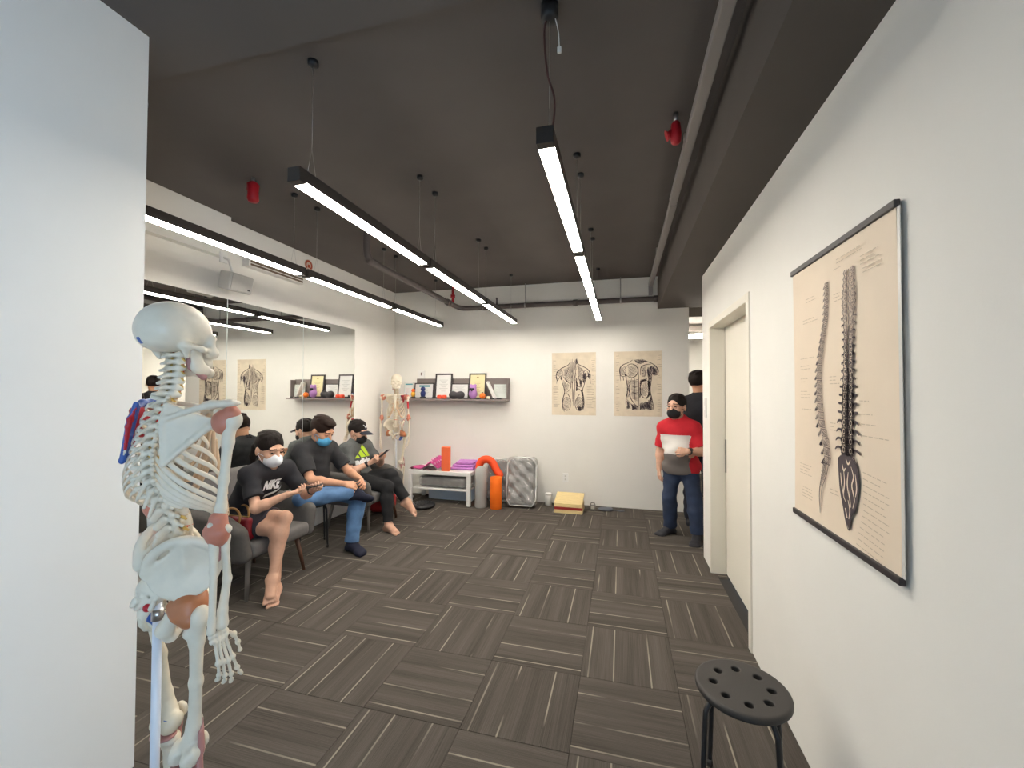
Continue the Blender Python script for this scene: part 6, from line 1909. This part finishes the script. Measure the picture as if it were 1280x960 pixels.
        hd = (d2 + fwd * 0.25).normalized()
        sd = fwd
        for k in range(8):
            row, c_ = divmod(k, 4)
            b.ell(WR + hd * (0.008 + 0.014 * row) + sd * (0.017 - 0.0115 * c_) + hn * (0.002 * (c_ % 2)), (0.0078, 0.0078, 0.0085), k=0.003)
        hb = bone('wrist_bones', b, 0.0022)
        spec_ = [(0.020, 0.068, (0.043, 0.026, 0.020)), (0.007, 0.070, (0.048, 0.031, 0.021)), (-0.006, 0.064, (0.045, 0.029, 0.021)), (-0.018, 0.059, (0.036, 0.022, 0.019))]
        for f_, (o2, mc, ph) in enumerate(spec_):
            b = Blob(0.004)
            p = WR + hd * 0.026 + sd * o2 * 0.75
            dd = (hd + sd * o2 * 4.5).normalized()
            ang = 0.0
            q = p + dd * mc
            def bonelet(p, q, r):
                b.cone(p, q, r * 0.72, r * 0.70, k=0.003); b.ell(p, (r * 1.15,) * 3, k=0.003); b.ell(q, (r * 1.25,) * 3, k=0.003)
            bonelet(p, q, 0.0060)
            for g, L in enumerate(ph):
                ang += (0.22, 0.30, 0.24)[g] * (1 + 0.1 * f_)
                e = dd * math.cos(ang) + (hn * 0.75 + sd * (0.65 if f_ == 0 else 0.35)).normalized() * math.sin(ang)
                p = q + e * 0.003; q = p + e * L
                bonelet(p, q, (0.0054, 0.0048, 0.0042)[g])
            bone('finger', b, 0.0021, parent=hb)
        b = Blob(0.004)
        p = WR + hd * 0.016 + sd * 0.024 + hn * 0.006
        for L, dv, r in ((0.046, (hd * 0.72 + sd * 0.66 + hn * 0.30), 0.0064), (0.036, (hd * 0.95 + sd * 0.30 + hn * 0.2), 0.0058), (0.028, (hd * 1.0 + sd * 0.12 + hn * 0.15), 0.0050)):
            q = p + dv.normalized() * L
            b.cone(p, q, r * 0.75, r * 0.72, k=0.003); b.ell(p, (r * 1.2,) * 3, k=0.003); b.ell(q, (r * 1.2,) * 3, k=0.003)
            p = q + dv.normalized() * 0.003
        bone('thumb', b, 0.0021, parent=hb)
    # ---- legs
    for s in (-1, 1):
        kx, ky, hy = s * 0.085, (-0.022 if s > 0 else 0.048), (-0.028 if s > 0 else 0.034)
        b = Blob(0.014)
        b.ell((s * 0.096, 0.0 + hy, 0.948), (0.024, 0.024, 0.024)).cone((s * 0.100, 0.0 + hy, 0.946), (s * 0.132, -0.014 + hy, 0.920), 0.015, 0.017)
        b.ell((s * 0.142, -0.016 + hy, 0.932), (0.017, 0.024, 0.026)).ell((s * 0.115, -0.028 + hy, 0.885), (0.012, 0.012, 0.014))
        b.path([(s * 0.134, -0.016 + hy, 0.918), (s * 0.126, -0.012 + hy, 0.86), (s * 0.112, -0.004 + (hy + ky) * 0.5, 0.74), (s * 0.098, ky * 0.9, 0.62), (s * 0.088, ky, 0.565)], [0.022, 0.0165, 0.0145, 0.0165, 0.024])
        for q in (-1, 1):
            b.ell((kx + q * 0.021, ky - 0.010, 0.540), (0.019, 0.031, 0.027)).ell((kx + q * 0.032, ky - 0.004, 0.552), (0.010, 0.018, 0.018))
        b.ell((kx, ky - 0.036, 0.530), (0.009, 0.020, 0.024), k=0.006, cut=True)
        def fp(q, s=s):
            mi = np.zeros(len(q), int)
            if s < 0:
                mi[(q[:, 2] > 0.70) & (q[:, 2] < 0.80) & (np.abs(q[:, 0] + 0.105) < 0.006) & (q[:, 1] < 0.012)] = 1
                mi[(q[:, 2] > 0.56) & (q[:, 2] < 0.60) & (q[:, 0] > -0.088) & (q[:, 1] < 0.02)] = 2
            return mi
        bone('thigh_bone', b, 0.003, [m_bone if s > 0 else m_bone2, m_mred, m_mblue], fp)
        b = Blob(0.008); b.ell((kx, ky + 0.036, 0.548), (0.021, 0.011, 0.023))
        bone('kneecap', b, 0.003)
        b = Blob(0.008); b.cone((kx + s * 0.036, ky, 0.60), (kx + s * 0.042, ky - 0.004, 0.50), 0.006, 0.010, flat=((1, 0, 0), 0.6)).cone((kx + s * 0.028, ky + 0.012, 0.63), (kx + s * 0.038, ky + 0.004, 0.55), 0.003, 0.006).cone((kx, ky + 0.028, 0.52), (kx, ky + 0.026, 0.47), 0.011, 0.008).ell((kx, ky - 0.018, 0.508), (0.038, 0.030, 0.008))
        bone('knee_ligament', b, 0.003, m_pinkl, lab='dusky pink knee ligament')
        b = Blob(0.012)
        b.ell((kx, ky - 0.004, 0.490), (0.038, 0.026, 0.016))
        b.path([(kx, ky + 0.004, 0.475), (kx, ky + 0.006, 0.42), (s * 0.082, ky * 0.8, 0.28), (s * 0.080, ky * 0.6, 0.175), (s * 0.078, ky * 0.6, 0.150)], [0.024, 0.0165, 0.0125, 0.0125, 0.020])
        bone('shin_bone', b, 0.0035)
        b = Blob(0.006); b.path([(kx + s * 0.036, ky - 0.016, 0.475), (s * 0.112, ky * 0.8 - 0.012, 0.30), (s * 0.104, ky * 0.6 - 0.006, 0.150)], [0.011, 0.0065, 0.010])
        bone('calf_bone', b, 0.003)
        fy = ky * 0.6
        b = Blob(0.008)
        b.ell((s * 0.084, fy, 0.135), (0.024, 0.028, 0.018)).ell((s * 0.086, fy - 0.040, 0.115), (0.020, 0.034, 0.022)).ell((s * 0.088, fy + 0.035, 0.118), (0.028, 0.030, 0.016))
        fo = bone('foot_bones', b, 0.0032)
        for q in range(5):
            x0 = s * (0.068 + 0.0115 * q)
            b = Blob(0.004)
            L = 0.200 - 0.014 * q
            p = [(x0, fy + 0.050, 0.116), (x0 + s * 0.006 * (q - 1), fy + 0.050 + (L - 0.07) * 0.52, 0.100), (x0 + s * 0.010 * (q - 1), fy + 0.05 + (L - 0.07) * 0.82, 0.097), (x0 + s * 0.011 * (q - 1), fy + 0.05 + (L - 0.07) * 1.05, 0.094)]
            b.path(p, [0.0075, 0.0062, 0.0055, 0.005] if q else [0.010, 0.0085, 0.008, 0.007])
            for w in p[1:3]: b.ell(w, (0.0078,) * 3)
            bone('toe', b, 0.003, parent=fo)
    # ---- stand
    MB().cyl((0, -0.052, 0.07), (0, -0.052, 0.955), 0.0110, n=16).build('pole', m_pole, root)
    MB().cyl((0, -0.052, 0.945), (0, -0.066, 0.985), 0.010, n=12).lathe([(0.0145, 0.905), (0.0145, 0.935)], (0, -0.052, 0), 16).build('pelvis_mount', m_wire, root)
    MB().lathe([(0.045, 0.055), (0.045, 0.085), (0.022, 0.095), (0.022, 0.15)], (0, -0.052, 0), 20).build('hub', m_pole, root)
    for k in range(5):
        w = 2 * PI * k / 5 + 0.3
        d = Vector((math.cos(w), math.sin(w), 0)); c0 = Vector((0, -0.052, 0))
        lg = MB().tube([c0 + d * 0.03 + Vector((0, 0, 0.072)), c0 + d * 0.27 + Vector((0, 0, 0.062))], [0.016, 0.011], 10).build('base_leg', m_pole, root)
        MB().lathe([(0.018, -0.009), (0.024, -0.006), (0.024, 0.006), (0.018, 0.009)], c0 + d * 0.265 + Vector((0, 0, 0.0245)), 16, axis='x', rot=None).build('caster', m_black, lg)
        MB().cyl(c0 + d * 0.265 + Vector((0, 0, 0.03)), c0 + d * 0.265 + Vector((0, 0, 0.066)), 0.006, n=8).build('caster_stem', m_wire, lg)
    return root
SKEL = skeleton('life-size skeleton model in the foreground, seen from behind, beside the partition wall', (-1.24, 0.925, 0), 0.0)
sk2 = copy_tree(SKEL)
sk2.location = (-3.085, 5.28, 0); sk2.rotation_euler = (0, 0, PI + 0.40)
sk2['label'] = 'distant skeleton model with one leg in the corner beside the wall shelf'
# the far skeleton shows only its left leg
drop = []
for o in sk2.children:
    if o.name.split('.')[0] in ('thigh_bone', 'kneecap', 'knee_ligament', 'shin_bone', 'calf_bone', 'foot_bones') and o.data is not None:
        if sum(v.co.x for v in o.data.vertices) > 0: drop += [o] + list(o.children)
for o in drop: bpy.data.objects.remove(o)
